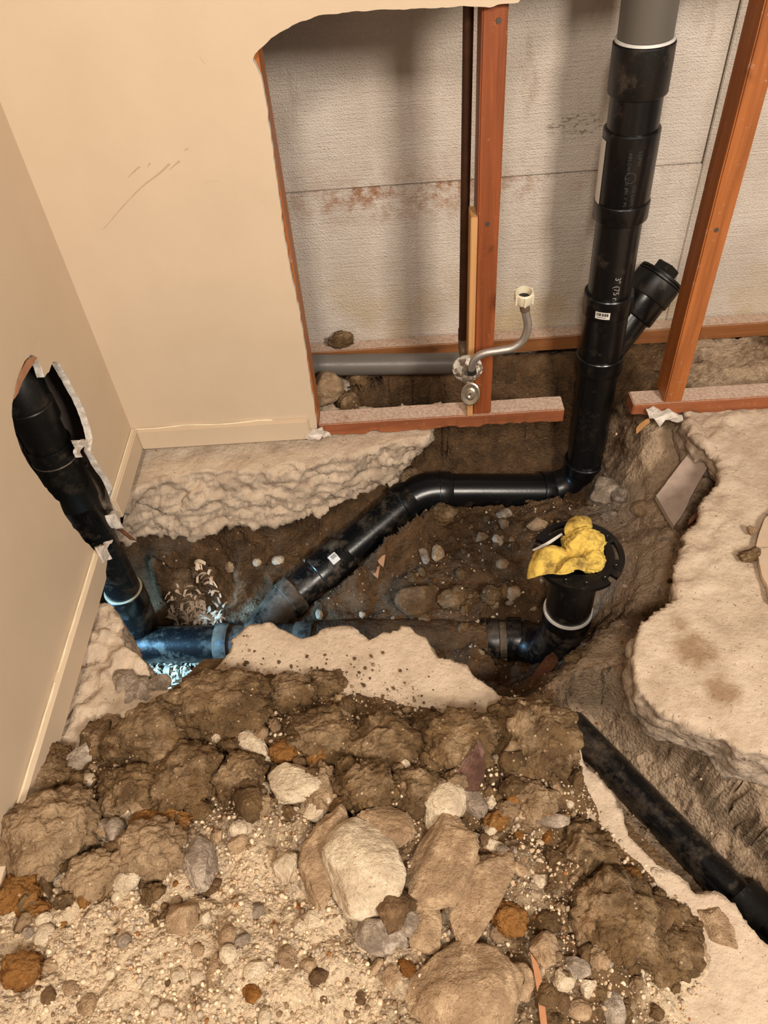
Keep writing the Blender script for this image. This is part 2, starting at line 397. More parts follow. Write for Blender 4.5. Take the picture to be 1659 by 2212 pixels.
CREAM = mat_simple('cream_plastic', lin(226, 216, 190), .4, var=.04); DARK = mat_simple('black_rubber', lin(28, 24, 22), .6)
STEEL = mat_simple('nail_steel', lin(120, 112, 104), .4, .8)
SOIL_T = mat_soil('damp_trench_soil', lin(58, 42, 27), lin(118, 90, 62), lin(194, 168, 140), .35, thr=.93)
SOIL_P = mat_soil('spoil_soil', lin(72, 53, 34), lin(132, 104, 72), lin(224, 200, 168), .8, pebble=1.2)
CLOD = [mat_soil('dark_soil_clod', lin(74, 55, 35), lin(132, 104, 70), lin(184, 156, 122), .8, thr=.87), mat_soil('dusty_soil_clod', lin(112, 88, 62), lin(172, 144, 112), lin(196, 168, 134), .8, thr=.86),
        mat_soil('orange_clay_clod', lin(112, 74, 34), lin(160, 110, 56), lin(150, 110, 62), .5)]
STONE = [mat_stone('pale_stone', lin(206, 186, 158), lin(238, 222, 196), lin(190, 168, 144), dirt=.3), mat_stone('tan_stone', lin(164, 136, 106), lin(208, 180, 146), lin(140, 114, 88), dirt=.5),
         mat_stone('grey_stone', lin(140, 124, 108), lin(190, 172, 154), lin(204, 188, 170)), mat_stone('brown_stone', lin(104, 80, 56), lin(146, 116, 84), lin(80, 58, 38)),
         mat_stone('rusty_stone', lin(122, 78, 34), lin(168, 118, 62), lin(96, 62, 30))]
GRIT = [mat_simple(n_, c_, .9, var=.3, nscale=160) for n_, c_ in (('pale_grit', lin(222, 200, 170)), ('tan_grit', lin(198, 172, 140)), ('grey_grit', lin(174, 156, 138)), ('brown_grit', lin(136, 110, 82)), ('rusty_grit', lin(150, 98, 50)))]
TILE = mat_simple('grey_tile_back', lin(172, 152, 138), .85, var=.14, bd=.002); TILEB = mat_simple('beige_floor_tile', lin(196, 172, 148), .6, var=.06)
BRICKR = mat_stone('red_brown_fired_shard', lin(84, 58, 48), lin(120, 88, 74), lin(140, 110, 96))
CLOTHY = NT('yellow_cloth'); CLOTHY = CLOTHY.out(CLOTHY.mix(CLOTHY.math('MULTIPLY', CLOTHY.mask(CLOTHY.noise(30, 6, .72), .46, .64), .85), lin(226, 192, 92), lin(112, 84, 42)), .95, bump=CLOTHY.noise(480, 4), dist=.002, strength=.8)
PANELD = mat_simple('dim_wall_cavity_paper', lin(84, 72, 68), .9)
SHAVE = mat_simple('pale_wood_shavings', lin(222, 196, 168), .8, var=.2)

# ================================================================== SETTING
WALLB = -0.0127                         # room face of the back drywall; studs stand behind it at y = 0
# ---- back wall drywall with the big rounded cut-out
cut = [(683, 908), (676, 862), (660, 760), (645, 665), (628, 590), (612, 500), (600, 410), (588, 320), (575, 225), (563, 165), (552, 140), (545, 128), (560, 108), (585, 82), (615, 66), (650, 45), (690, 34), (740, 26), (860, 20), (1000, 14), (1065, 16), (1085, 9), (1120, 4)]
cutw = [tuple(on(p, Y_, WALLB)[[0, 2]]) for p in cut]
cutw = densify(cutw, .006, .0022, 3, closed=False)
bpoly = [(0, .02), (0.388, .02)] + [tuple(p) for p in cutw] + [(.80, .83), (.86, .86), (2.1, .88), (2.1, 1.7), (0, 1.7)]
wb = sheet('wall_back', bpoly, lambda p: (p[0], WALLB, p[1]), (0, .0122, 0), [PAINT, GYP]); tag(wb, kind='structure')
SCUFF = mat_simple('wall_scuff', lin(188, 163, 136), .6)
for pa in ([(222, 497), (262, 450), (305, 405), (345, 374), (366, 354)], [(276, 384), (290, 370), (302, 360)], [(366, 368), (378, 356), (388, 348)], [(318, 362), (324, 352)], [(398, 326), (406, 320)], [(430, 120), (442, 138)]):
    P_ = [on(p, Y_, WALLB - .0002) for p in pa]; P_ = spline(P_, 5); V = []
    for i, p in enumerate(P_):
        w_ = .0018 * (.25 + .75 * i / len(P_)); V += [(p[0] - w_ * .7, p[1], p[2] + w_ * .7), (p[0] + w_ * .7, p[1], p[2] - w_ * .7)]
    link('scuff_mark', mesh('scuff_mark', V, [(2 * i, 2 * i + 1, 2 * i + 3, 2 * i + 2) for i in range(len(P_) - 1)]), SCUFF, wb, False)
# ---- left wall drywall with the torn hole over the drain riser
hole = [(212, 1196), (185, 1170), (160, 1140), (140, 1112), (128, 1085), (105, 1062), (88, 1040), (62, 1003), (46, 972), (34, 940), (27, 900), (26, 870), (34, 838), (42, 806), (55, 779), (66, 769), (78, 771), (86, 786), (96, 812), (106, 803), (114, 783), (126, 781), (140, 806), (160, 842), (180, 880), (194, 922), (200, 948), (196, 972), (210, 1000), (226, 1024), (240, 1046), (252, 1078), (258, 1102), (262, 1142)]
holew = [tuple(on(p, X_, 0)[[1, 2]]) for p in hole]
hw = densify(holew, .006, .0028, 9, closed=False)
lpoly = [(WALLB, 1.7), (-2.6, 1.7), (-2.6, .02), (hw[0][0] - .004, .02)] + [tuple(p) for p in hw] + [(hw[-1][0], .02), (WALLB, .02)]
wl = sheet('wall_left', lpoly, lambda p: (0, p[0], p[1]), (-.0127, 0, 0), [PAINT, GYP]); tag(wl, kind='structure')
# torn face paper hanging at the top of the hole
tp = [on(p, X_, .001) for p in [(30, 862), (34, 836), (44, 803), (57, 778), (70, 770), (80, 772), (62, 800), (47, 826), (38, 850)]]
sheet('torn_paper', [tuple(p[[1, 2]]) for p in tp], lambda p: (.0012, p[0], p[1]), (.0006, 0, 0), [mat_simple('brown_wallboard_paper', lin(172, 122, 88), .8)] * 2, wl)
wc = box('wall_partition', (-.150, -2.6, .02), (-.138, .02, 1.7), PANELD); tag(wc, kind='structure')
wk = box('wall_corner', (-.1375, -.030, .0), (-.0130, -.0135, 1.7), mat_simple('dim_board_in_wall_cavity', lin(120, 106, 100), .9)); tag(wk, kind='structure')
# ---- foam-clad foundation wall behind the studs
FY = .303
fm = empty('wall_foundation', (0.8, FY + .05, 0)); tag(fm, kind='structure')
box('concrete_backing', (-.1, FY + .038, -.45), (2.3, FY + .10, 1.7), CONC, fm, 0)
box('foam_panel', (-.1, FY, -.02), (1.208, FY + .037, .4035), FOAM, fm, .0015)
box('foam_panel', (-.1, FY + .0015, .4055), (1.206, FY + .037, 1.6), FOAM, fm, .0015)
box('foam_panel', (1.2095, FY + .001, -.02), (2.2, FY + .037, 1.6), FOAM, fm, .0015)
# ---- baseboards
BT = .012
bb = box('baseboard_back', (BT, WALLB - BT, .02), (on((672, 952), Y_, WALLB - BT)[0], WALLB - .0002, .071), PAINT, None, .0025); tag(bb, kind='structure')
CAULK = mat_simple('cream_caulk', lin(232, 220, 190), .7)
sweep('caulk_bead', [(x, WALLB - .003 - .002 * math.sin(x * 40), .0715) for x in np.linspace(.01, .30, 24)], .0013, CAULK, bb, 6)
yA = holew[-1][0] + .004; yB = holew[0][0] - .003
bl = box('baseboard_left', (.0002, yA, .02), (BT, WALLB, .071), PAINT, None, .0025); tag(bl, kind='structure')
sweep('caulk_bead', [(.002, y, .0715) for y in np.linspace(yA + .004, WALLB - .004, 16)], .0012, CAULK, bl, 6)
endp = [(yB + .020, .058), (yB + .004, .066), (yB - .006, .071), (-2.6, .071), (-2.6, .02), (yB - .030, .02), (yB - .020, .03), (yB - .002, .034), (yB + .010, .046)]
bl2 = sheet('baseboard_left', endp, lambda p: (BT, p[0], p[1]), (-BT + .0002, 0, 0), [PAINT, PAINT]); tag(bl2, kind='structure')
for a, b in ((yB - .012, -.60), (-.62, -.85), (-.855, -1.4)):
    sweep('caulk_bead', [(.003, y, .0716 + .0005 * math.sin(y * 90)) for y in np.linspace(a, b, 24)], .0016, CAULK, bl2, 6)

# ---- broken floor slab: three remaining pieces of concrete
floor = empty('floor', (0.5, -0.8, 0)); tag(floor, kind='structure')
SLAB_T = .10
def slab(top, bot, zt, zb, vox, amp, seed, stains=(), topamp=.0012, crumble=None):
    """top / bot: outlines (same length) of the upper and lower faces."""
    bm = bmesh.new(); n = len(top)
    a = [bm.verts.new((p[0], p[1], zt)) for p in top]; b = [bm.verts.new((p[0], p[1], zb)) for p in bot]
    bm.faces.new(a); bm.faces.new(b[::-1])
    for i in range(n): bm.faces.new((a[i], b[i], b[(i + 1) % n], a[(i + 1) % n]))
    me = remesh_solid('concrete_slab', bm, vox)
    P = get_co(me); N = get_no(me); side = 1 - np.clip((N[:, 2] - .55) / .35, 0, 1)
    d = amp * (1.0 * fbm(P * 16 + seed, 4, seed) + .75 * ridge(P * np.array([30, 30, 44]) + seed, 4, seed + 3)) * side
    c, idv = cell(P * np.array([26, 26, 34]) + seed, seed); d = d + amp * .8 * (idv - .5) * side
    d = d + topamp * (fbm(P * 34, 4, seed + 8) + .6 * fbm(P * 9, 2, seed)) * (1 - side)
    D = N * d[:, None]; D[:, 2] -= np.abs(fbm(P * 30, 2, seed + 1)) * amp * .35 * side * (P[:, 2] > zt - .012)
    if crumble is not None:
        w = crumble(P) * (1 - side); c3, i3 = cell(P * np.array([22, 22, 5]) + 3, seed + 9)
        D[:, 2] += w * (.015 * ridge(P * 26, 4, seed + 6) + .016 * (i3 - .75) + .009 * fbm(P * 60, 3, seed + 7))
    P = P + D; set_co(me, P); N = get_no(me)
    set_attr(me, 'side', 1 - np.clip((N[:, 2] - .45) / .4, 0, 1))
    st = np.zeros(len(P))
    for (sx, sy, sr, sk) in stains: st = np.maximum(st, sk * np.exp(-(((P[:, 0] - sx) ** 2 + (P[:, 1] - sy) ** 2) / sr ** 2)))
    set_attr(me, 'stain', st)
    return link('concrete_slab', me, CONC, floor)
def offs(poly, amt):                    # move an outline along its own inward normal
    P = np.array(poly); n = len(P); out = []
    area = .5 * sum(P[i][0] * P[(i + 1) % n][1] - P[(i + 1) % n][0] * P[i][1] for i in range(n)); sg = 1 if area > 0 else -1
    for i in range(n):
        t = P[(i + 1) % n] - P[i - 1]; t = t / (np.linalg.norm(t) + 1e-9); nn = np.array([-t[1], t[0]]) * sg
        a = amt[i] if hasattr(amt, '__len__') else amt
        out.append(P[i] + nn * a)
    return out
# front tongue (runs under the spoil heap and along the left wall)
fpx = [(1659, 2040), (1620, 1995), (1588, 1958), (1540, 1930), (1500, 1934), (1470, 1905), (1415, 1858), (1365, 1805), (1335, 1766), (1318, 1720), (1292, 1676), (1262, 1640), (1252, 1600), (1222, 1562), (1180, 1524), (1130, 1506), (1080, 1500), (1046, 1472), (1005, 1440), (950, 1418), (925, 1384), (900, 1362), (882, 1352), (846, 1364), (812, 1372), (792, 1386), (758, 1366), (720, 1358), (690, 1374), (640, 1376), (612, 1358), (585, 1348), (540, 1354), (506, 1384), (502, 1410), (470, 1440), (436, 1468), (392, 1488), (350, 1492), (332, 1470), (326, 1442), (298, 1414), (266, 1396), (256, 1346), (234, 1312), (206, 1304)]
ft = [on(p, Z_, 0)[:2] for p in fpx]
ft = list(densify(ft, .012, .0035, 4, closed=False)) + [np.array((-.105, ft[-1][1] + .004)), np.array((-.11, -1.7)), np.array((1.35, -1.7)), np.array((1.35, -1.15))]
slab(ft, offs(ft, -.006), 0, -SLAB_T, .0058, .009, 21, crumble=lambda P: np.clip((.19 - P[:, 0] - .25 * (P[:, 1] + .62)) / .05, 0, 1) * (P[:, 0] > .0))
# right slab
rpx = [(1490, 935), (1512, 965), (1545, 990), (1548, 1030), (1536, 1062), (1512, 1100), (1498, 1130), (1478, 1165), (1466, 1200), (1456, 1248), (1466, 1296), (1430, 1318), (1392, 1342), (1366, 1374), (1362, 1410), (1366, 1450), (1382, 1492), (1420, 1530), (1470, 1548), (1530, 1572), (1560, 1590), (1598, 1622), (1659, 1640)]
rt = [on(p, Z_, -.002)[:2] for p in rpx]
nR = len(rt)
rt = list(densify(rt, .014, .004, 14, closed=False)) + [np.array((1.30, -.86)), np.array((2.2, -.9)), np.array((2.2, .10)), np.array((1.18, .05))]
stp = [on(p, Z_, 0)[:2] for p in ((1500, 1400), (1470, 1350), (1560, 1490), (1545, 1440), (1640, 1580))]
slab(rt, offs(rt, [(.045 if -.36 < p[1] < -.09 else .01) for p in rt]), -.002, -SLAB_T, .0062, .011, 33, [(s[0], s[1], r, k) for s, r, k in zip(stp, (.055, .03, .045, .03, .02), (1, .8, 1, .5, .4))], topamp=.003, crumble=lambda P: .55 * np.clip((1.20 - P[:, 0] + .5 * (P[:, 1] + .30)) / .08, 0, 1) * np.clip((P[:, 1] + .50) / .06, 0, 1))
# back-left ledge under the baseboard, broken off as a slope
btop = [(262, 1085), (292, 1062), (345, 1030), (400, 1020), (470, 1018), (560, 1012), (640, 998), (720, 984), (830, 962), (930, 940)]
bbot = [(262, 1170), (300, 1160), (345, 1156), (410, 1172), (480, 1138), (556, 1134), (640, 1122), (716, 1102), (790, 1068), (846, 1044)]
bt = [on(p, Z_, -.004)[:2] for p in btop]; bo = [on(p, Z_, -.13)[:2] for p in bbot]
bt = list(densify(bt, .012, .003, 24, closed=False)); bo2 = densify(bo, .002, closed=False)
bo2 = [bo2[int(i * (len(bo2) - 1) / (len(bt) - 1))] + np.array([fbm(np.array([[i * .35, 0, 2.]]), 3)[0], fbm(np.array([[i * .3, 4, 2.]]), 3)[0]]) * .012 for i in range(len(bt))]
bt = bt + [np.array((.66, .09)), np.array((-.11, .09)), np.array((-.11, bt[0][1]))]; bo2 = bo2 + [np.array((.60, .09)), np.array((-.11, .09)), np.array((-.11, bo2[0][1]))]
slab(bt, bo2, -.004, -.13, .005, .019, 52, topamp=.003)

# ---- ground: height fields from surveyed points
class HF:
    def __init__(s, x0, x1, y0, y1, step, pts, blur):
        s.x0, s.y0, s.st = x0, y0, step
        xs = np.arange(x0, x1 + step / 2, step); ys = np.arange(y0, y1 + step / 2, step); s.nx, s.ny = len(xs), len(ys)
        GX, GY = np.meshgrid(xs, ys, indexing='ij'); H = np.full(GX.shape, np.nan)
        p2 = [Vector((p[0], p[1])) for p in pts]
        vs, _, fs, ov, _, _ = delaunay_2d_cdt(p2, [], [], 0, 1e-5)
        zz = [pts[o[0]][2] for o in ov]
        for f in fs:
            a, b, c = (np.array(vs[i]) for i in f[:3]); za, zb, zc = (zz[i] for i in f[:3])
            lo = np.minimum(np.minimum(a, b), c); hi = np.maximum(np.maximum(a, b), c)
            i0, i1 = int(max(0, (lo[0] - x0) / step)), int(min(s.nx, (hi[0] - x0) / step + 2)); j0, j1 = int(max(0, (lo[1] - y0) / step)), int(min(s.ny, (hi[1] - y0) / step + 2))
            if i1 <= i0 or j1 <= j0: continue
            x = GX[i0:i1, j0:j1]; y = GY[i0:i1, j0:j1]
            den = (b[1] - c[1]) * (a[0] - c[0]) + (c[0] - b[0]) * (a[1] - c[1])
            if abs(den) < 1e-12: continue
            w1 = ((b[1] - c[1]) * (x - c[0]) + (c[0] - b[0]) * (y - c[1])) / den; w2 = ((c[1] - a[1]) * (x - c[0]) + (a[0] - c[0]) * (y - c[1])) / den; w3 = 1 - w1 - w2
            m = (w1 >= -1e-6) & (w2 >= -1e-6) & (w3 >= -1e-6)
            H[i0:i1, j0:j1] = np.where(m, w1 * za + w2 * zb + w3 * zc, H[i0:i1, j0:j1])
        H = np.where(np.isnan(H), np.nanmin(H), H)
        for _ in range(blur):
            Pd = np.pad(H, 1, mode='edge'); H = (Pd[:-2, 1:-1] + Pd[2:, 1:-1] + Pd[1:-1, :-2] + Pd[1:-1, 2:] + 2 * H) / 6
        s.GX, s.GY, s.H = GX, GY, H
    def z(s, x, y):
        i = min(max((x - s.x0) / s.st, 0), s.nx - 1.001); j = min(max((y - s.y0) / s.st, 0), s.ny - 1.001); a, b = int(i), int(j); u, v = i - a, j - b; H = s.H
        return (H[a, b] * (1 - u) + H[a + 1, b] * u) * (1 - v) + (H[a, b + 1] * (1 - u) + H[a + 1, b + 1] * u) * v
    def hit(s, p):
        d = ray(p); d = d / np.linalg.norm(d); t = .5
        for _ in range(700):
            q = CAM + d * t
            if q[2] <= s.z(q[0], q[1]): return q
            t += .003
        return q
T = []
for x, y, z in [(1100, 1110, -.335), (960, 1115, -.345), (1050, 1200, -.345), (900, 1200, -.36), (800, 1270, -.385), (1100, 1300, -.35), (950, 1330, -.37), (750, 1335, -.39), (1050, 1400, -.365), (1150, 1250, -.335), (1200, 1130, -.31), (1250, 1090, -.29), (1020, 1460, -.38), (690, 1320, -.40),
                (600, 1215, -.37), (500, 1240, -.37), (400, 1240, -.35), (330, 1215, -.32), (650, 1165, -.32), (760, 1125, -.30), (520, 1175, -.26), (420, 1200, -.25), (340, 1290, -.42), (450, 1310, -.435), (560, 1270, -.425), (400, 1335, -.462), (500, 1340, -.455), (370, 1455, -.49), (440, 1450, -.49), (250, 1290, -.45), (300, 1180, -.22), (700, 1120, -.22), (600, 1145, -.24),
                (1345, 930, -.13), (1330, 1000, -.21), (1310, 1100, -.28), (1400, 950, -.085), (1450, 930, -.065), (1400, 1050, -.165), (1500, 965, -.08), (1535, 1010, -.10), (1470, 1050, -.135), (1400, 1130, -.185), (1465, 1120, -.14), (1350, 1180, -.215), (1430, 1235, -.15), (1370, 1290, -.19), (1320, 1262, -.27), (1240, 1380, -.40), (1190, 1400, -.40), (1290, 1300, -.33), (1345, 1325, -.20), (1290, 1390, -.20), (1210, 1462, -.20), (1145, 1506, -.21), (1190, 1440, -.37), (1080, 1480, -.38), (1120, 1400, -.385), (1300, 1450, -.17), (1245, 1520, -.20), (1350, 1500, -.15), (1290, 1570, -.24),
                (1450, 1600, -.17), (1380, 1560, -.17), (1600, 1690, -.15), (1659, 1700, -.14), (1500, 1750, -.235), (1600, 1850, -.25), (1659, 1905, -.265), (1400, 1690, -.265), (1330, 1680, -.315), (1450, 1800, -.315), (1560, 1900, -.315), (1659, 1985, -.315), (1270, 1620, -.32)]:
    T.append(tuple(on((x, y), Z_, z)[:2]) + (z,))
T += [(x, .285, .004) for x in (-.2, .1, .4, .6, .75, .9, 1.05, 1.25, 1.6, 2.3)]
T += [(x, .10, .004) for x in (-.2, .1, .3, .45, .58)] + [(x, .052, .006) for x in (-.2, .1, .3, .45, .58)] + [(x, .22, -.006) for x in (.1, .4, .58)]
T += [(x, .205, -.075) for x in (.65, .75, .85, .95, 1.05)] + [(x, .178, -.22) for x in (.65, .75, .85, .95, 1.03)] + [(x, .13, -.335) for x in (.62, .7, .8, .9)] + [(1.02, .14, -.33), (1.0, .05, -.32), (1.14, .18, -.03), (1.1, .12, -.06), (1.3, .1, -.05), (1.6, .1, -.05), (2.3, .1, -.05)]
T += [(x, .03, -.115) for x in (-.2, .1, .3, .5)] + [(.58, .05, -.16)]
T += [(1.25, -.1, -.12), (1.3, -.3, -.13), (1.6, -.4, -.14), (2.3, -.4, -.14), (1.3, -.6, -.14), (2.3, -.8, -.2), (1.5, -.75, -.2)]
T += [(x, -1.75, -.36) for x in (-.5, .2, .8, 1.4, 2.3)] + [(.2, -.75, -.47), (.5, -.7, -.40), (.7, -.85, -.36), (-.4, -.3, -.47), (-.5, 0, -.3), (-.15, -.02, -.25), (-.5, .3, -.1), (-.3, -.6, -.49), (-.1, -.7, -.49), (2.3, -1.1, -.3), (1.35, -1.0, -.30)]
TR = HF(-.45, 1.75, -1.3, .30, .0045, T, 8)
# the drains' axes, and the soil dug away round them
R3 = .04445; RH = .0503
hL = on((1186, 1060), Y_, .140); hR = on((945, 1060), Y_, .125)
dA = on((884, 1078), Y_, .105); dB = on((628, 1292), Z_, -.400)
mL = on((292, 1393), Z_, -.435); mE = on((1165, 1382), Z_, -.400)
rr0 = on((1268, 1600), Z_, -.32); rr1 = on((1590, 1936), Z_, -.31)
def carve(a, b, r, sink, slope_):
    d = b[:2] - a[:2]; L2 = d @ d; t = np.clip(((TR.GX - a[0]) * d[0] + (TR.GY - a[1]) * d[1]) / L2, 0, 1)
    dist = np.hypot(TR.GX - a[0] - t * d[0], TR.GY - a[1] - t * d[1]); za = a[2] + (b[2] - a[2]) * t
    TR.H = np.minimum(TR.H, za - sink + np.maximum(0, dist - r * 1.05) * slope_ + np.maximum(0, dist - r * 1.9) * 9)
carve(hL, hR, R3, .020, 3.2); carve(hR, dA, R3, .022, 1.3); carve(dA, dB, R3, .026, 1.5); carve(mL - np.array([.08, 0, 0]), mL + (mE - mL) * .30, R3, .034, .8)
carve(mE - (mE - mL) * .06, mE, R3, .02, 1.0); carve(rr0, rr1 + (rr1 - rr0) * .5, .034, .012, 1.6)
flat = np.stack([TR.GX, TR.GY, TR.H], -1).reshape(-1, 3)
gz = np.gradient(TR.H, TR.st); slope = np.clip(np.hypot(gz[0], gz[1]), 0, 3).reshape(-1)
cd_, ci_ = cell(flat * np.array([20, 20, 20]) + 9, 5)
cE_, iE_ = cell(flat * 48 + 4, 25)
d_ = .017 * fbm(flat * 16, 5, 70, .55) + .010 * (.5 - cd_) + .006 * (.5 - cE_) + .004 * (iE_ - .5) + .0045 * fbm(flat * 90, 3, 77) + .006 * (ci_ - .5) + .008 * ridge(flat * np.array([14, 14, 40]), 3, 78) * np.clip(slope, 0, 1)
back = (flat[:, 1] > .24); d_ = np.where(back, np.minimum(d_, .002), d_)
TR.H = TR.H + d_.reshape(TR.H.shape)
flat2 = flat.copy(); flat2[:, 2] += d_
hs = (fbm(flat * 40, 3, 90) * np.clip(slope, 0, 1.5) * .010); flat2[:, 0] += hs; flat2[:, 1] += fbm(flat * 40 + 7, 3, 91) * np.clip(slope, 0, 1.5) * .010
me = grid_mesh('trench_soil', flat2.reshape(TR.nx, TR.ny, 3))
dusty = np.zeros(len(flat))
def blob(px_, z, r, k, into, base):
    c = on(px_, Z_, z); return np.maximum(into, k * np.exp(-(((base[:, 0] - c[0]) ** 2 + (base[:, 1] - c[1]) ** 2) / r ** 2)))
for p_, z_, r_, k_ in [((1420, 1050), -.15, .17, 1.0), ((1390, 1220), -.18, .13, 1.0), ((1340, 1430), -.17, .14, 1.0), ((1430, 1600), -.17, .17, .9), ((1570, 1720), -.2, .19, .75), ((1340, 920), -.12, .08, .5), ((420, 1335), -.46, .07, .6), ((400, 1455), -.49, .10, .8), ((520, 1310), -.44, .06, .5), ((1600, 800), 0, .18, .75), ((1180, 820), -.05, .1, .2), ((900, 830), -.04, .2, .12), ((1560, 740), 0, .12, .8), ((560, 1230), -.38, .1, .30), ((1050, 1120), -.34, .08, .2)]:
    dusty = blob(p_, z_, r_, k_, dusty, flat)
set_attr(me, 'dusty', dusty)
ts = link('trench_soil', me, SOIL_T); tag(ts, 'damp brown soil lining the dug-out trench around the black drain pipes', 'soil', kind='stuff')

S = []
for x, y, z in [(130, 1650, .0), (240, 1570, 0), (330, 1520, 0), (440, 1478, .004), (560, 1445, -.004), (700, 1475, -.002), (800, 1505, -.002), (900, 1525, -.002), (1030, 1565, -.002), (1130, 1535, -.002), (1200, 1560, -.004), (1250, 1640, -.006), (1290, 1740, -.004), (1335, 1800, -.004), (1440, 1900, -.004), (1500, 1975, -.004), (1560, 2085, -.004), (1490, 2190, -.004), (1600, 2120, -.014), (1640, 2060, -.014), (1570, 1985, -.014), (1302, 1700, -.014), (1270, 1665, -.014), (850, 1400, -.016), (620, 1400, -.016), (1000, 1490, -.016), (1100, 1515, -.016), (230, 1480, -.016), (330, 1495, -.016), (180, 1560, -.016),
                (300, 1630, .045), (450, 1560, .04), (600, 1600, .045), (800, 1610, .045), (1000, 1630, .045), (1130, 1625, .04), (150, 1730, .045), (40, 1760, .045), (300, 1760, .055), (500, 1760, .055), (700, 1770, .055), (900, 1770, .055), (1100, 1770, .045), (1220, 1810, .03), (100, 1900, .065), (400, 1900, .065), (700, 1950, .065), (950, 1950, .055), (1200, 1950, .045), (1370, 1990, .026), (0, 2000, .075), (300, 2050, .08), (600, 2050, .08), (900, 2100, .065), (1200, 2100, .05), (1380, 2120, .024), (0, 2212, .09), (400, 2212, .095), (800, 2212, .08), (1200, 2212, .05)]:
    S.append(tuple(on((x, y), Z_, z)[:2]) + (z,))
S += [(-.03, -.7, .02), (-.03, -.62, -.016), (-.03, -.9, .06), (-.03, -1.1, .08), (-.03, -1.4, .09), (.3, -1.4, .09), (.6, -1.4, .08), (.9, -1.4, .03), (1.15, -1.4, -.016), (1.15, -1.05, -.016), (1.05, -.93, -.016), (.9, -.83, -.016), (.85, -.70, -.016), (.7, -.5, -.016), (.2, -.5, -.016), (-.03, -.5, -.016), (1.15, -.5, -.016)]
SP = HF(-.012, 1.10, -1.38, -.52, .0038, S, 6)
base = np.stack([SP.GX, SP.GY, SP.H], -1).reshape(-1, 3)
amp = np.clip((base[:, 2] + .008) / .03, 0, 1)
cA, iA = cell(base * np.array([24, 24, 14]) + 2, 15); cB, iB = cell(base * 70, 16)
d_ = (.018 * fbm(base * 15, 5, 170, .55) + .016 * (.5 - cA) + .016 * (iA - .5) + .005 * (.5 - cB) + .003 * (iB - .5) + .003 * fbm(base * 130, 2, 172))
du = np.zeros(len(base))
for p_, r_, k_ in [((250, 2100), .22, 1.0), ((520, 1950), .16, .85), ((700, 2050), .16, .8), ((480, 1840), .10, .62), ((640, 2212), .2, .9), ((0, 2150), .2, .9), ((1130, 1900), .10, .5), ((1100, 2150), .12, .55), ((60, 1800), .10, .55), ((1160, 1780), .08, .42), ((950, 2000), .12, .6), ((1540, 2150), .1, .8), ((650, 1790), .08, .5)]:
    du = blob(p_, .06, r_, k_, du, base)
d_ = d_ * (1 - .70 * np.clip(du - .5, 0, 1))
SP.H = SP.H + (d_ * amp).reshape(SP.H.shape)
base2 = base.copy(); base2[:, 2] = SP.H.reshape(-1)
me = grid_mesh('spoil_heap', base2.reshape(SP.nx, SP.ny, 3)); set_attr(me, 'dusty', du)
bm = bmesh.new(); bm.from_mesh(me); bmesh.ops.delete(bm, geom=[v for v in bm.verts if v.co.z < -.0085], context='VERTS'); bm.to_mesh(me); bm.free()   # only where the heap really lies
sh = link('spoil_heap', me, SOIL_P); tag(sh, 'loose heap of crumbled soil and gravel dumped on the front slab', 'soil', kind='stuff')

# ================================================================== FRAMING
SD = .060                               # stud depth
def stud(name, mat, x0, lean, z0, z1, label, w=.038, y0=0.0, nails=(), grp='wall studs', wear=0.0006):
    e = empty(name, (x0 + w / 2, y0 + SD / 2, z0))
    box('timber', (x0, y0, z0), (x0 + w, y0 + SD, z1), mat, e, .0025, wear, 30, lambda c: (c[0] + lean * (c[2] - z0), c[1], c[2]), int(x0 * 50))
    for (nx, nz) in nails:
        p = (x0 + nx + lean * (nz - z0), y0 - .0015, nz)
        lathe('nail_head', p, (0, 1, 0), [(0, .0006), (0, .0036), (.0015, .0042), (.006, .0015), (.006, .0006)], STEEL, e, 14)
    tag(e, label, 'stud', grp); return e
x1 = on((1021.5, 887), Y_, 0)[0]
stud('wall_stud', WOODD, x1, -.003, .0385, 1.6, 'reddish-brown wooden stud right behind the shut-off valve and hose', nails=[(.018, on((1079, 482), Y_, 0)[2]), (.024, on((1102, 43), Y_, 0)[2])])
b2 = on((1433, 872), Y_, 0); t2 = on((1654, 0), Y_, 0)
stud('wall_stud', WOODV, b2[0], (t2[0] - b2[0]) / (t2[2] - b2[2]), .0385, 1.6, 'orange-brown wooden stud to the right of the black stack, shadowed on its left face', nails=[(.016, on((1546, 497), Y_, 0)[2])])
stud('wall_stud', WOODV, .356, 0, .0385, 1.6, 'wooden stud edging the beige wall at the cut-out, mostly hidden by wallboard', w=.0375)
# lath nailed to the side of the stud, from valve height down to the plate
lt = on((1031, 470), Y_, -.004); lb = on((1016, 893), Y_, -.004)
o = box('wood_lath', (x1 - .0125, -.004, .039), (x1 - .0008, .040, lt[2]), LATH, None, .001, .0003, 12); tag(o, 'thin pale wooden lath standing against the left side of the stud', 'lath')
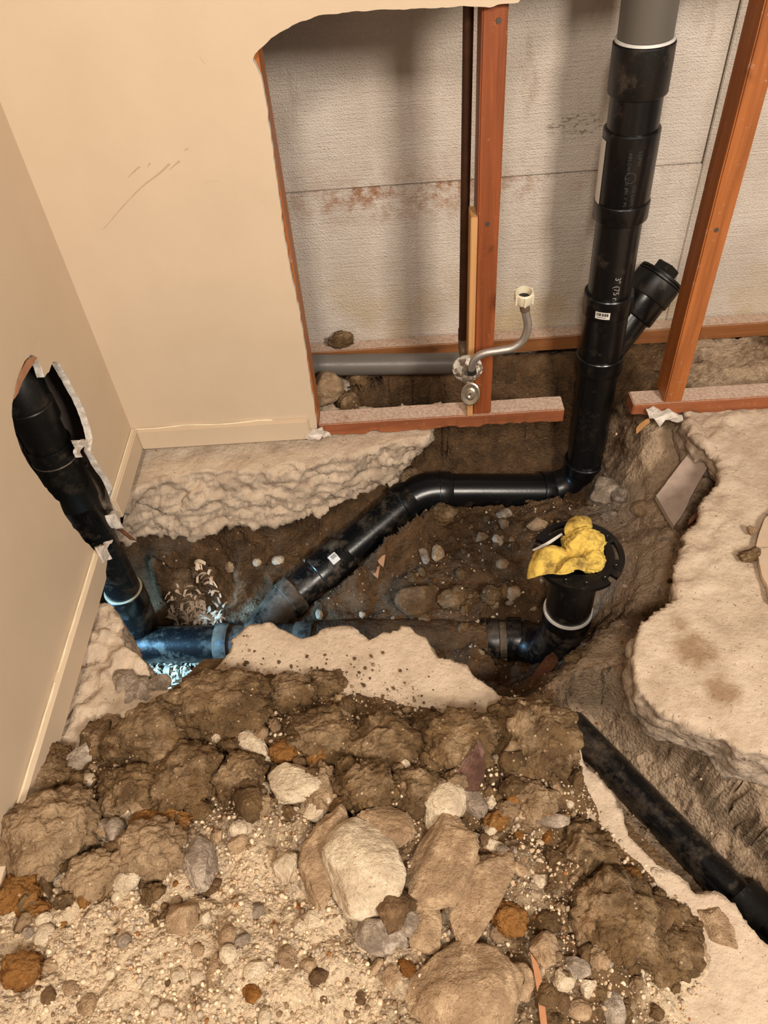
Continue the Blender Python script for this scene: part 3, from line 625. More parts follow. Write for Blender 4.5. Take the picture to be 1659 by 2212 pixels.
# bottom plates
def plate(label, x0, x1, y0, y1, z0, z1, mat, seed, frayed=True, name='bottom_plate'):
    bm = bmesh.new(); bmesh.ops.create_cube(bm, size=1)
    for v in bm.verts: v.co = ((x0 + x1) / 2 + v.co.x * (x1 - x0), (y0 + y1) / 2 + v.co.y * (y1 - y0), (z0 + z1) / 2 + v.co.z * (z1 - z0))
    bmesh.ops.bevel(bm, geom=bm.edges[:], offset=.002, segments=2, affect='EDGES')
    for k in range(1, 90):
        bmesh.ops.bisect_plane(bm, geom=bm.verts[:] + bm.edges[:] + bm.faces[:], plane_co=(x0 + (x1 - x0) * k / 90, 0, 0), plane_no=(1, 0, 0))
    bmesh.ops.bisect_plane(bm, geom=bm.verts[:] + bm.edges[:] + bm.faces[:], plane_co=(0, 0, z0 + .012), plane_no=(0, 0, 1))
    P = np.array([v.co[:] for v in bm.verts]); n1 = fbm(P * np.array([22, 22, 22]), 3, seed); n2 = fbm(P * np.array([60, 30, 30]), 2, seed + 4)
    for v, a, b in zip(bm.verts, n1, n2):
        v.co.z += a * .0012
        if frayed and v.co.y < y0 + .01 and v.co.z < z0 + .008: v.co.z += abs(a) * .014; v.co.y += abs(b) * .006
        v.co.y += b * .0008
    o = link(name, bm_mesh(name, bm), mat); autosmooth(o); return tag(o, label, 'timber')
px0 = .392; px1 = on((1219, 890), Y_, 0)[0]
plate('dusty wooden bottom plate under the valve stud, cut off beside the black stack', px0, px1, 0, .046, 0, .0385, WOODX, 3)
rx0 = on((1368, 880), Y_, 0)[0]
plate('dusty frayed wooden bottom plate at the foot of the right-hand stud', rx0, 2.1, .0, .046, 0, .0385, WOODX, 8)
bx = on((1512, 715), Y_, .262)[0]
plate('long wooden plate along the foam wall behind the grey pipe', -.05, bx - .001, .262, .3005, .001, .0395, WOODX2, 13, False)
plate('wooden plate along the foam wall at far right, past the saw cut', bx + .001, 2.2, .2625, .3005, .002, .0405, WOODX2, 17, False)

# ================================================================== BLACK DRAIN PIPES
def axis_pt(p, y): return on(p, Y_, y)
SY = .145
top = axis_pt((1402, 20), SY); bas = axis_pt((1263, 1003), SY)
sdir = (top - bas) / np.linalg.norm(top - bas)
def at_row(row):                        # point of the stack axis seen on an image row
    lo, hi = 0.0, 1.3
    for _ in range(40):
        m = (lo + hi) / 2; q = bas + sdir * m - CAM
        v = 1106 - FPX * (q @ _u) / (q @ _fw)
        if v > row: lo = m
        else: hi = m
    return bas + sdir * lo
st = empty('drain_stack', tuple(bas))
A = lambda row: at_row(row - 13)
def hub(name, a, b, r, mat, par, lip=.003):
    a = np.array(a); b = np.array(b); L = np.linalg.norm(b - a)
    return lathe(name, a, b - a, [(.002, R3 - .002), (0, r - .004), (.0012, r - .0012), (.003, r), (L - .002, r), (L, r - .0015), (L, R3 - .002)], mat, par, 56)
pipe('grey_pipe', A(92), bas + sdir * 1.5, R3 * 1.0, GREYS, st)
lathe('glue_ring', A(97), sdir, [(0, R3), (.0, RH - .002), (.004, RH - .003), (.004, R3)], WGLUE, st, 56)
hub('coupling', A(212), A(99), RH, ABSR, st)
pipe('pipe', A(290), A(205), R3, ABS, st)
hub('long_coupling', A(452), A(286), RH - .0008, ABS, st)
hub('pipe_collar', A(480), A(440), RH + .0012, ABS, st)
pipe('pipe', A(660), A(470), R3 - .001, ABS, st)
wye = empty('cleanout_wye', tuple(A(720))); wye.parent = st; wye.matrix_parent_inverse = Matrix.Translation(-Vector(st.location))
hub('wye_hub', A(684), A(640), RH, ABS, st)
bpy.data.objects.remove(wye)
wb_ = pipe('wye_body', A(800), A(682), R3 + .002, ABS, st)
hub('wye_hub', A(808), A(774), RH + .001, ABS, st)
pipe('pipe', A(1015), A(800), R3, ABS, st)
phi = math.radians(30)
bd = np.array([math.cos(phi) * .707, math.sin(phi) * .707, .707]); bd /= np.linalg.norm(bd)
w0 = A(782)
wbr = pipe('wye_branch', w0, w0 + bd * .135, R3 - .003, ABS, st)
hub('branch_hub', w0 + bd * .105, w0 + bd * .158, RH - .002, ABS, st)
hub('cleanout_adapter', w0 + bd * .150, w0 + bd * .196, RH + .001, ABSR, st)
cap = lathe('cleanout_plug', w0 + bd * .197, bd, [(0, .001), (0, RH + .001), (.0035, RH + .001), (.0035, RH - .006), (.0060, RH - .006), (.0060, RH + .0), (.011, RH - .001), (.012, RH - .006), (.012, .001)], ABSR, st, 48)
dd, uu, vv = frame(bd)
sq = .019; base_c = w0 + bd * .209
bm = bmesh.new()
vs = [bm.verts.new(tuple(base_c + uu * a * sq + vv * b * sq + dd * h)) for h in (0, .021) for a, b in ((-1, -1), (1, -1), (1, 1), (-1, 1))]
for f in ((0, 1, 2, 3), (7, 6, 5, 4), (0, 1, 5, 4), (1, 2, 6, 5), (2, 3, 7, 6), (3, 0, 4, 7)): bm.faces.new([vs[i] for i in f])
bmesh.ops.bevel(bm, geom=bm.edges[:], offset=.0015, segments=2, affect='EDGES')
o = link('plug_nut', bm_mesh('plug_nut', bm), ABSR, cap); autosmooth(o)
# printing and stickers, wrapped on the pipe
def wrap_mesh(name, V2, Fs, rowpt, r, ang, mat, parent):
    """flat drawing (u along the pipe downwards, v round it) wrapped on the stack."""
    to_cam = CAM - rowpt; to_cam -= sdir * np.dot(to_cam, sdir); to_cam /= np.linalg.norm(to_cam); sidev = np.cross(sdir, to_cam)
    V = []
    for u_, v_ in V2:
        a = ang + v_ / r; V.append(rowpt - sdir * u_ + (to_cam * math.cos(a) + sidev * math.sin(a)) * r)
    return link(name, mesh(name, V, Fs), mat, parent, False)
def text2d(s, size):
    c = bpy.data.curves.new('t', 'FONT'); c.body = s; c.size = size; c.resolution_u = 3
    o = bpy.data.objects.new('t', c); COL.objects.link(o); dg = bpy.context.evaluated_depsgraph_get(); dg.update()
    me = bpy.data.meshes.new_from_object(o.evaluated_get(dg)); V = get_co(me)[:, :2]; Fs = [tuple(p.vertices) for p in me.polygons]
    bpy.data.objects.remove(o); bpy.data.meshes.remove(me); return V, Fs
V, Fs = text2d('3" (75 r', .0165)
wrap_mesh('printed_text', [(u_, v_) for u_, v_ in V], Fs, A(588), R3 - .0006, .20, PRINT, st)
def patch(w, h, nu, nv, x0=0, y0=0):
    V = [(x0 + w * i / nu, y0 + h * j / nv) for i in range(nu + 1) for j in range(nv + 1)]
    return V, [(i * (nv + 1) + j, (i + 1) * (nv + 1) + j, (i + 1) * (nv + 1) + j + 1, i * (nv + 1) + j + 1) for i in range(nu) for j in range(nv)]
V, Fs = patch(.016, .030, 2, 12); lab = wrap_mesh('barcode_sticker', V, Fs, A(660), RH + .0004, -.42, WLABEL, st)
V = []; Fs = []
for k in range(13):
    w = random.choice((.0008, .0012, .0018)); a, f = patch(.007, w, 1, 1, .002, .003 + k * .0019); n0 = len(V); V += a; Fs += [tuple(i + n0 for i in q) for q in f]
a, f = patch(.0012, .018, 1, 6, .0115, .004); n0 = len(V); V += a; Fs += [tuple(i + n0 for i in q) for q in f]
wrap_mesh('barcode', V, Fs, A(660), RH + .0007, -.42, BLACKINK, lab)
V, Fs = patch(.118, .024, 4, 10); wrap_mesh('white_side_label', V, Fs, A(304), RH - .0001, -1.42, WLABEL, st)
for ang, s_, row, size in ((.02, 'ABS-DWV  3" X 3"', 318, .0085), (.34, 'I-LPW', 316, .010), (.30, 'NSF-DWV  UPC', 388, .0085), (.06, 'ABS  3" IPS  D2661', 392, .0078)):
    V, Fs = text2d(s_, size); wrap_mesh('faint_print', V, Fs, A(row), RH - .0003, ang, PRINT2, st)
V = []; Fs = []
for k in range(28):
    a = 2 * math.pi * k / 28
    for r_ in (.0085, .0096): V.append((math.cos(a) * r_, math.sin(a) * r_))
for k in range(28): k2 = (k + 1) % 28; Fs.append((2 * k, 2 * k + 1, 2 * k2 + 1, 2 * k2))
wrap_mesh('round_emblem', V, Fs, A(372), RH - .0003, .18, PRINT2, st)
# quarter bend at the foot of the stack, turning left
hub('bend_hub', bas - sdir * .012, bas + sdir * .020, RH + .001, ABS, st)
hdir = (hR - hL) / np.linalg.norm(hR - hL)
cnr = bas - sdir * (bas[2] - hL[2] + .012)
pts = arc(bas - sdir * .005, bas - sdir * .075, hL + (np.array([0, 0, 0])), 14)
sweep('bend', pts, R3 + .003, ABS, st, 48)
tag(st, 'tall black plastic drain stack with wye and cleanout, grey pipe at its top', 'drain pipe')

br = empty('branch_drain', tuple(hL))
hub('bend_hub', hL - hdir * .012, hL + hdir * .022, RH, ABS, br)
pipe('pipe', hL, hR, R3, ABS, br)
hub('elbow_hub', hR - hdir * .034, hR + hdir * .002, RH, ABS, br)
ddir = (dB - dA) / np.linalg.norm(dB - dA)
sweep('elbow', arc(hR, hR + hdir * .042, dA + ddir * .004, 12), RH - .001, ABS, br, 48)
hub('elbow_hub', dA - ddir * .004, dA + ddir * .034, RH, ABSD, br)
pipe('pipe', dA, dB, R3, ABSD, br)
ch = on((705, 1215), Z_, (dA[2] + dB[2]) / 2); tL = np.dot(ch - dA, ddir)
s0 = dA + ddir * (tL - .055)
hub('coupling', s0, s0 + ddir * .092, RH, ABSD, br)
# torn sticker on the coupling
tc = CAM - (s0 + ddir * .03); tc -= ddir * np.dot(tc, ddir); tc /= np.linalg.norm(tc); sv = np.cross(ddir, tc)
def wrap_on(name, c, ax, r, ang, w, h, mat, parent, nv=8):
    t_ = CAM - c; t_ = t_ - ax * np.dot(t_, ax); t_ /= np.linalg.norm(t_); s_ = np.cross(ax, t_); V, Fs = patch(w, h, 1, nv)
    return link(name, mesh(name, [c + ax * u_ + (t_ * math.cos(ang + v_ / r) + s_ * math.sin(ang + v_ / r)) * r for u_, v_ in V], Fs), mat, parent, False)
lb_ = wrap_on('barcode_sticker', s0 + ddir * .028, ddir, RH + .0005, -.10, .022, .024, WLABEL, br)
for k in range(5): wrap_on('barcode', s0 + ddir * (.031 + k * .0028), ddir, RH + .0009, .12, .0012, .010, BLACKINK, lb_, 3)
tag(br, 'black branch drain pipe running from the stack foot down along the trench', 'drain pipe')
mdir = (mE - mL) / np.linalg.norm(mE - mL)
mn = empty('main_drain', tuple(mL))
def mp(x): return mL + mdir * ((x - mL[0]) / mdir[0])
jx = .10
# wye where the branch joins
pipe('pipe', mL - mdir * .03, mp(jx + .03), R3, ABSD, mn)
hub('wye_hub', mp(jx), mp(jx + .035), RH, ABSM, mn)
pipe('wye_body', mp(jx + .025), mp(jx + .20), R3 + .001, ABSM, mn)
tgt = mp(jx + .085); bdir = (tgt - dB) / np.linalg.norm(tgt - dB)
sweep('wye_branch', [dB - ddir * .012] + arc(dB, dB + ddir * .03, tgt, 8), R3 + .0006, ABSM, mn, 40)
hub('wye_hub', dB - ddir * .022, dB + ddir * .012, RH, ABSM, mn)
hub('wye_hub', mp(jx + .19), mp(jx + .235), RH, ABSM, mn)
pipe('pipe', mp(jx + .20), mE - mdir * .05, R3, ABSM, mn)
hub('coupling', mE - mdir * .135, mE - mdir * .09, RH, ABSD, mn)
me = sweep('mud_coat', [mp(x) + np.array([0, 0, .004]) for x in np.linspace(jx + .245, mE[0] - .118, 60)], R3 + .005, None, None, 40); me_ = me.data
P = get_co(me_); N = get_no(me_); P = P + N * (.007 * fbm(P * 28, 4, 5) + .003 * fbm(P * 110, 2, 6) - .001)[:, None]; set_co(me_, P)
me_.materials.append(SOIL_T); me.parent = mn; me.matrix_parent_inverse = Matrix.Translation(-Vector(mn.location))
tag(mn, 'muddy black main drain lying in the trench bottom along the front slab edge', 'drain pipe')
# toilet flange on its riser
fl = on((1250, 1196), Z_, -.03); FLR = .0855
fe = empty('closet_flange', (fl[0], fl[1], -.21))
rb = on((1243, 1316), Y_, fl[1]); zr = rb[2]
bm = bmesh.new(); NA = 180; RR = [.0505, .056, .0662, .0700, .0748, .0790, FLR - .001]
gv = [[bm.verts.new((fl[0] + math.cos(2 * math.pi * k / NA) * r_, fl[1] + math.sin(2 * math.pi * k / NA) * r_, fl[2])) for k in range(NA)] for r_ in RR]
def open_cell(i, a):                    # the bolt slots and the two open notches go right through
    a = (a + math.pi) % (2 * math.pi) - math.pi
    return (i in (2, 3) and (-.28 < a < .34 or 1.75 < a < 2.3)) or (i >= 3 and (-1.0 < a < -.80 or 2.62 < a < 2.80))
keep = [bm.faces.new((gv[i][k], gv[i + 1][k], gv[i + 1][(k + 1) % NA], gv[i][(k + 1) % NA])) for i in range(len(RR) - 1) for k in range(NA) if not open_cell(i, 2 * math.pi * (k + .5) / NA)]
ex = bmesh.ops.extrude_face_region(bm, geom=keep)
for v in [g for g in ex['geom'] if isinstance(g, bmesh.types.BMVert)]: v.co.z -= .009
bmesh.ops.delete(bm, geom=[v for v in bm.verts if not v.link_faces], context='VERTS')
o = link('flange_ring', bm_mesh('flange_ring', bm), ABS, fe); autosmooth(o)
lathe('flange_throat', (fl[0], fl[1], fl[2] + .0012), (0, 0, -1), [(0, .0555), (0, .059), (.0025, .060), (.010, .0595), (.030, R3 + .003), (.030, R3 - .004), (.006, .0505)], ABS, fe, 64)
for k in range(9):
    a = -2.6 + k * .52
    if -.35 < a < .4 or -1.02 < a < -.75: continue
    lathe('screw_boss', (fl[0] + math.cos(a) * .0715, fl[1] + math.sin(a) * .0715, fl[2] + .0026), (0, 0, -1), [(.001, .0018), (0, .003), (0, .0052), (.003, .0060), (.003, .0018)], ABS, fe, 14)
wrap = [(fl[0] + math.cos(a) * r_, fl[1] + math.sin(a) * r_, fl[2] + .0012) for a in (1.15, 1.30) for r_ in (.068, .084)]
sk = link('sticker', mesh('sticker', wrap, [(0, 1, 3, 2)]), WLABEL, fe, False)
wrap = [(fl[0] + math.cos(a) * r_, fl[1] + math.sin(a) * r_, fl[2] + .0016) for a in (1.18, 1.26) for r_ in (.070, .077)]
link('sticker_print', mesh('sticker_print', wrap, [(0, 1, 3, 2)]), BLACKINK, sk, False)
pipe('riser', (fl[0], fl[1], zr - .01), (fl[0], fl[1], fl[2] - .02), R3 + .0015, ABS, fe)
lathe('primer_ring', (fl[0], fl[1], zr), (0, 0, 1), [(0, R3), (0, RH), (.0055, RH - .0012), (.0055, R3)], WGLUE, fe, 56)
hub('bend_hub', (fl[0], fl[1], zr - .03), (fl[0], fl[1], zr), RH + .0005, ABS, fe)
sweep('bend', arc((fl[0], fl[1], zr - .024), (fl[0] - .0, fl[1], mE[2] - .004), mE - mdir * .045, 14), R3 + .003, ABSD, fe, 48)
hub('bend_hub', mE - mdir * .075, mE - mdir * .04, RH, ABSD, fe)
tag(fe, 'black toilet flange with slotted rim on a short riser, stuffed with a yellow rag', 'flange')
# riser inside the left wall
rx = -.086
rb0 = on((272, 1284), X_, rx)
ry = rb0[1]
rs = empty('wall_riser', (rx, ry, rb0[2]))
zz_ = lambda row: [z for z in np.linspace(-.4, .6, 2001) if (lambda q: 1106 - FPX * (q @ _u) / (q @ _fw))(np.array([rx, ry, z]) - CAM) < row][0]
Z = {r_: zz_(r_) for r_ in (1300, 1275, 1080, 1060, 985, 965, 905, 840)}
R2 = .0385
def rp(n_, a, b, r_, m_): return pipe(n_, (rx, ry, a), (rx, ry, b), r_, m_, rs)
rp('pipe', Z[1300] - .01, Z[1080] + .01, R2, ABSD)
hub('bend_hub', (rx, ry, Z[1300] - .012), (rx, ry, Z[1275] + .004), R2 + .0065, ABSD, rs)
lathe('glue_ring', (rx, ry, Z[1275] + .003), (0, 0, 1), [(0, R2), (0, R2 + .0055), (.0025, R2 + .004), (.0025, R2)], mat_simple('dried_cement_ring', lin(190, 172, 140), .6), rs)
hub('coupling', (rx, ry, Z[1080] - .002), (rx, ry, Z[965] + .012), R2 + .004, ABSR, rs)
lathe('glue_ring', (rx, ry, Z[985]), (0, 0, 1), [(0, R2), (0, R2 + .0052), (.0022, R2 + .0045), (.0022, R2)], CHROME, rs)
rp('pipe', Z[985], Z[905] + .02, R2, ABSR)
hub('elbow_hub', (rx, ry, Z[905] - .004), (rx, ry, Z[840] - .03), R2 + .006, ABSR, rs)
sweep('elbow', arc((rx, ry, Z[905] + .008), (rx, ry, Z[840] + .035), (rx - .02, ry + .05, Z[840] + .055), 10), R2 + .004, ABSR, rs, 40)
sweep('bend', arc((rx, ry, Z[1300] - .006), (rx, ry, mL[2]), mL - mdir * .025 + mdir * .03, 14), R2 + .004, ABSD, rs, 48)
hub('bend_hub', mL - mdir * .02, mL + mdir * .016, R3 + .006, ABSD, rs)
tag(rs, 'dirty black vertical drain riser seen through the torn hole in the left wall', 'drain pipe')
# pipe in the front-right trench
r0 = rr0; r1 = rr1; rd = (r1 - r0) / np.linalg.norm(r1 - r0); r2_ = r1 + rd * .35
RS = .0305
fr = empty('floor_drain_pipe', tuple(r0))
pipe('pipe', r0 - rd * .12, r2_, RS, ABSD, fr)
sweep('elbow', arc(r0 - rd * .10, r0 - rd * .17, r0 - rd * .18 - np.array([0, 0, .12]), 10), RS + .003, ABSD, fr, 36)
hub('coupling', r1 + rd * .0, r1 + rd * .055, RS + .0055, ABSR, fr)
hub('coupling', r1 + rd * .075, r1 + rd * .12, RS + .0055, ABSR, fr)
tag(fr, 'narrow black pipe disappearing under the front slab in the right-hand trench', 'drain pipe')
# stub passing from main drain towards the front (elbow end seen at the trench corner)

# ================================================================== SMALL PLUMBING
GY = .196
g0 = on((640, 780), Y_, GY); g1 = on((992, 786), Y_, GY)
gp = pipe('grey_waste_pipe', (g0[0] - .2, GY, g0[2]), (g1[0] + .03, GY, g1[2]), .0243, GREYP); tag(gp, 'grey plastic pipe lying level on the dirt behind the bottom plate', 'pipe')
CY = .045
ce = empty('copper_supply_pipe', tuple(on((1000, 740), Y_, CY)))
c0 = on((1000, 716), Y_, CY); c1 = on((1012, 10), Y_, CY); cdv = (c1 - c0) / np.linalg.norm(c1 - c0)
pipe('pipe', c0, c0 + cdv * 1.3, .0082, COPPER, ce, .0012, 24)
c2 = on((1000, 738), Y_, CY)
lathe('coupling', c0 - cdv * .016, cdv, [(0, .006), (0, .0095), (.022, .0095), (.022, .006)], COPPER, ce, 24)
VY = -.008
vc = on((1010, 797), Y_, VY)
sweep('elbow', [c0 - cdv * .012] + arc(c0 - cdv * .02, c0 - cdv * .055, np.array([vc[0], .01, vc[2] + .004]), 8), .0092, SOLDER, ce, 20)
tag(ce, 'dark copper water pipe dropping beside the stud to the shut-off valve', 'pipe')
ve = empty('shutoff_valve', tuple(vc))
fwd = np.array([-.08, -1, .10]); fwd /= np.linalg.norm(fwd)
lathe('escutcheon', vc, -fwd, [(.0, .010), (-.006, .011), (-.005, .020), (-.001, .0295), (.002, .0305), (.003, .029), (.002, .010)], ESC, ve, 40)
vb = vc + fwd * .030
lathe('valve_body', vc + fwd * .0, fwd, [(0, .001), (0, .0085), (.018, .0085), (.020, .0115), (.038, .0115), (.040, .008), (.040, .001)], CHROME, ve, 24)
lathe('outlet', vb, (0.02, -.05, 1), [(0, .001), (0, .0085), (.010, .0085), (.010, .0105), (.021, .0105), (.022, .007), (.022, .001)], CHROME, ve, 6)
hd = on((1017, 850), Y_, VY - .052)
hdir2 = np.array([-.28, -.92, .28]); hdir2 /= np.linalg.norm(hdir2)
stem0 = vb - np.array([0, 0, .004])
sweep('stem', [stem0, (stem0 + hd) / 2 + np.array([0, -.004, 0]), hd], .0062, CHROME, ve, 16)
_d, _u2, _v2 = frame(hdir2)
hV = lathe('handle', hd, hdir2, [(0, .001), (0, .016), (.0015, .0185), (.0045, .0185), (.006, .0165), (.0045, .010), (.006, .0075), (.0095, .007), (.010, .004), (.008, .001)], CHROME, ve, 36)
Pc = get_co(hV.data); rel = Pc - hd; vert = np.array([.15, 0, 1.0]); vert -= hdir2 * np.dot(vert, hdir2); vert /= np.linalg.norm(vert)
Pc = hd + rel + np.outer(rel @ vert, vert) * .32; set_co(hV.data, Pc)
tag(ve, 'small chrome shut-off valve with oval handle and chipped white escutcheon', 'valve')
# braided supply hose
hz = [((1020, 806), -.040), ((1019, 795), -.041), ((1026, 776), -.044), ((1046, 763), -.047), ((1080, 757), -.050), ((1108, 751), -.052), ((1131, 733), -.053), ((1140, 705), -.054), ((1136, 678), -.055), ((1131, 652), -.056)]
hp = [on(p, Y_, VY + d) for p, d in hz]
he = empty('supply_hose', tuple(hp[0]))
sp_ = spline(hp, 10)
sweep('braided_tube', sp_, .0075, BRAID, he, 20)
for a, b in ((0, 8), (len(sp_) - 8, len(sp_) - 1)):
    d = sp_[b] - sp_[a]; lathe('ferrule', sp_[a], d, [(0, .005), (0, .0088), (np.linalg.norm(d), .0088), (np.linalg.norm(d), .005)], DARK if a == 0 else SOLDER, he, 20)
e0 = sp_[-1]; ed = np.array([-.02, -.16, 1.0]); ed /= np.linalg.norm(ed)
nut = lathe('plastic_nut', e0 - ed * .001, ed, [(0, .006), (0, .0135), (.006, .0165), (.022, .0165), (.024, .0150), (.024, .0135), (.008, .0118), (.006, .006)], CREAM, he, 24)
for k in range(6):
    a = k * math.pi / 3; d, u_, v_ = frame(ed); c = e0 + ed * .011 + (u_ * math.cos(a) + v_ * math.sin(a)) * .0166
    lathe('nut_rib', c - ed * .009, ed, [(0, .0003), (0, .0022), (.019, .0022), (.019, .0003)], CREAM, nut, 8)
lathe('washer', e0 + ed * .008, ed, [(0, .0045), (0, .0115), (.002, .0115), (.002, .0045)], DARK, he, 24)
lathe('hose_bore', e0 + ed * .007, ed, [(0, .0004), (0, .006), (.0008, .006), (.0008, .0004)], DARK, he, 20)
tag(he, 'bent braided steel hose with an open cream plastic nut, standing up from the valve', 'hose')

# ================================================================== STONES, CLODS AND RUBBLE
def rock_co(seed, sub, kind):
    bm = bmesh.new(); bmesh.ops.create_icosphere(bm, subdivisions=sub, radius=1)
    P = np.array([v.co[:] for v in bm.verts]); Fs = [tuple(v.index for v in f.verts) for f in bm.faces]; bm.free()
    g = np.random.default_rng(seed)
    if kind in ('angular', 'slabby'):
        for _ in range(15 if kind == 'angular' else 9):
            n = g.normal(size=3); n /= np.linalg.norm(n); d = g.uniform(.56, .86); e = P @ n - d
            P = P - np.outer(np.maximum(e, 0), n) * .98
        if sub > 2: P = P * (1 + .10 * fbm(P * 1.8 + seed, 3, seed) + .07 * ridge(P * 3.1 + seed, 3, seed + 1) + .035 * fbm(P * 9 + seed, 3, seed + 2))[:, None]
        P = P * 1.12
    elif kind == 'cobble':
        for _ in range(11):
            n = g.normal(size=3); n /= np.linalg.norm(n); d = g.uniform(.74, .92); e = P @ n - d; P = P - np.outer(np.maximum(e, 0), n) * .95
        P = P * 1.08 * (1 + .09 * fbm(P * 1.9 + seed, 3, seed) + .06 * ridge(P * 2.6 + seed, 4, seed + 1) + .04 * fbm(P * 9 + seed, 4, seed + 2))[:, None]
    elif kind == 'round':
        P = P * (1 + .20 * fbm(P * 1.6 + seed, 3, seed) + .05 * ridge(P * 3, 3, seed + 2) + .04 * fbm(P * 7, 3, seed + 1))[:, None]
    else:                               # clod: crumbly lump
        for _ in range(5):
            n = g.normal(size=3); n /= np.linalg.norm(n); d = g.uniform(.7, .92); e = P @ n - d; P = P - np.outer(np.maximum(e, 0), n) * .85
        c, i = cell(P * 2.6 + seed, seed); c2, i2 = cell(P * 7 + seed, seed + 5)
        P = P * (1 + .34 * fbm(P * 1.5 + seed, 4, seed) + .20 * (.5 - c) + .18 * (i - .5) + .10 * (.5 - c2) + .09 * (i2 - .5) + .10 * ridge(P * 3 + seed, 4, seed + 4) + .07 * fbm(P * 14, 3, seed + 3))[:, None]
    return P, Fs
def tri_mesh(name, V, F3, midx=None):
    me = bpy.data.meshes.new(name); V = np.asarray(V); F3 = np.asarray(F3)
    me.vertices.add(len(V)); me.vertices.foreach_set('co', V.reshape(-1).astype(np.float32))
    me.loops.add(F3.size); me.loops.foreach_set('vertex_index', F3.reshape(-1).astype(np.int32))
    me.polygons.add(len(F3)); me.polygons.foreach_set('loop_start', np.arange(0, F3.size, 3, dtype=np.int32))
    try: me.polygons.foreach_set('loop_total', np.full(len(F3), 3, dtype=np.int32))
    except Exception: pass
    if midx is not None: me.polygons.foreach_set('material_index', np.asarray(midx, np.int32))
    me.update(calc_edges=True); return me
_seed = [100]
def rock(name, p, rx, ry, hf, mat, label, cat, kind='angular', rot=0.0, sink=.35, hz=.75, z=None, sub=5, group=None, tilt=(0, 0)):
    """p: where its middle is seen; rx, ry: half size in pixels across and up the picture; hf: the ground it rests on (or z)."""
    _seed[0] += 1
    if max(rx, ry) < 45: sub = min(sub, 4)
    q = hf.hit(p) if z is None else on(p, Z_, z)
    dep = (q - CAM) @ _fw; m = dep / FPX; a, b = rx * m, ry * m * 1.08; c = min(a, b) * hz
    P, Fs = rock_co(_seed[0], sub, kind)
    P = P * np.array([a, b, c]); ca, sa = math.cos(rot), math.sin(rot)
    P = P @ np.array([[ca, sa, 0], [-sa, ca, 0], [0, 0, 1]])
    for ax, an in ((0, tilt[0]), (1, tilt[1])):
        if an:
            M = np.array(Matrix.Rotation(an, 3, 'XYZ'[ax])); P = P @ M.T
    me_ = tri_mesh(name, P, Fs)
    if mat in CLOD: set_attr(me_, 'dusty', np.clip(.22 + .25 * fbm(P * 30 + _seed[0], 3, 7) + .25 * P[:, 2] / c, 0, .6))
    o = link(name, me_, mat); cz = c * (1 - 2 * sink) * .9
    dirn = ray(p); dirn = dirn / -dirn[2]; o.location = tuple(q - dirn * cz)      # lifted along the line of sight so it is seen where the photo shows it
    if label: tag(o, label, cat, group)
    return o
CD, CDU, CO = CLOD; SPA, STA, SGR, SBR, SRU = STONE
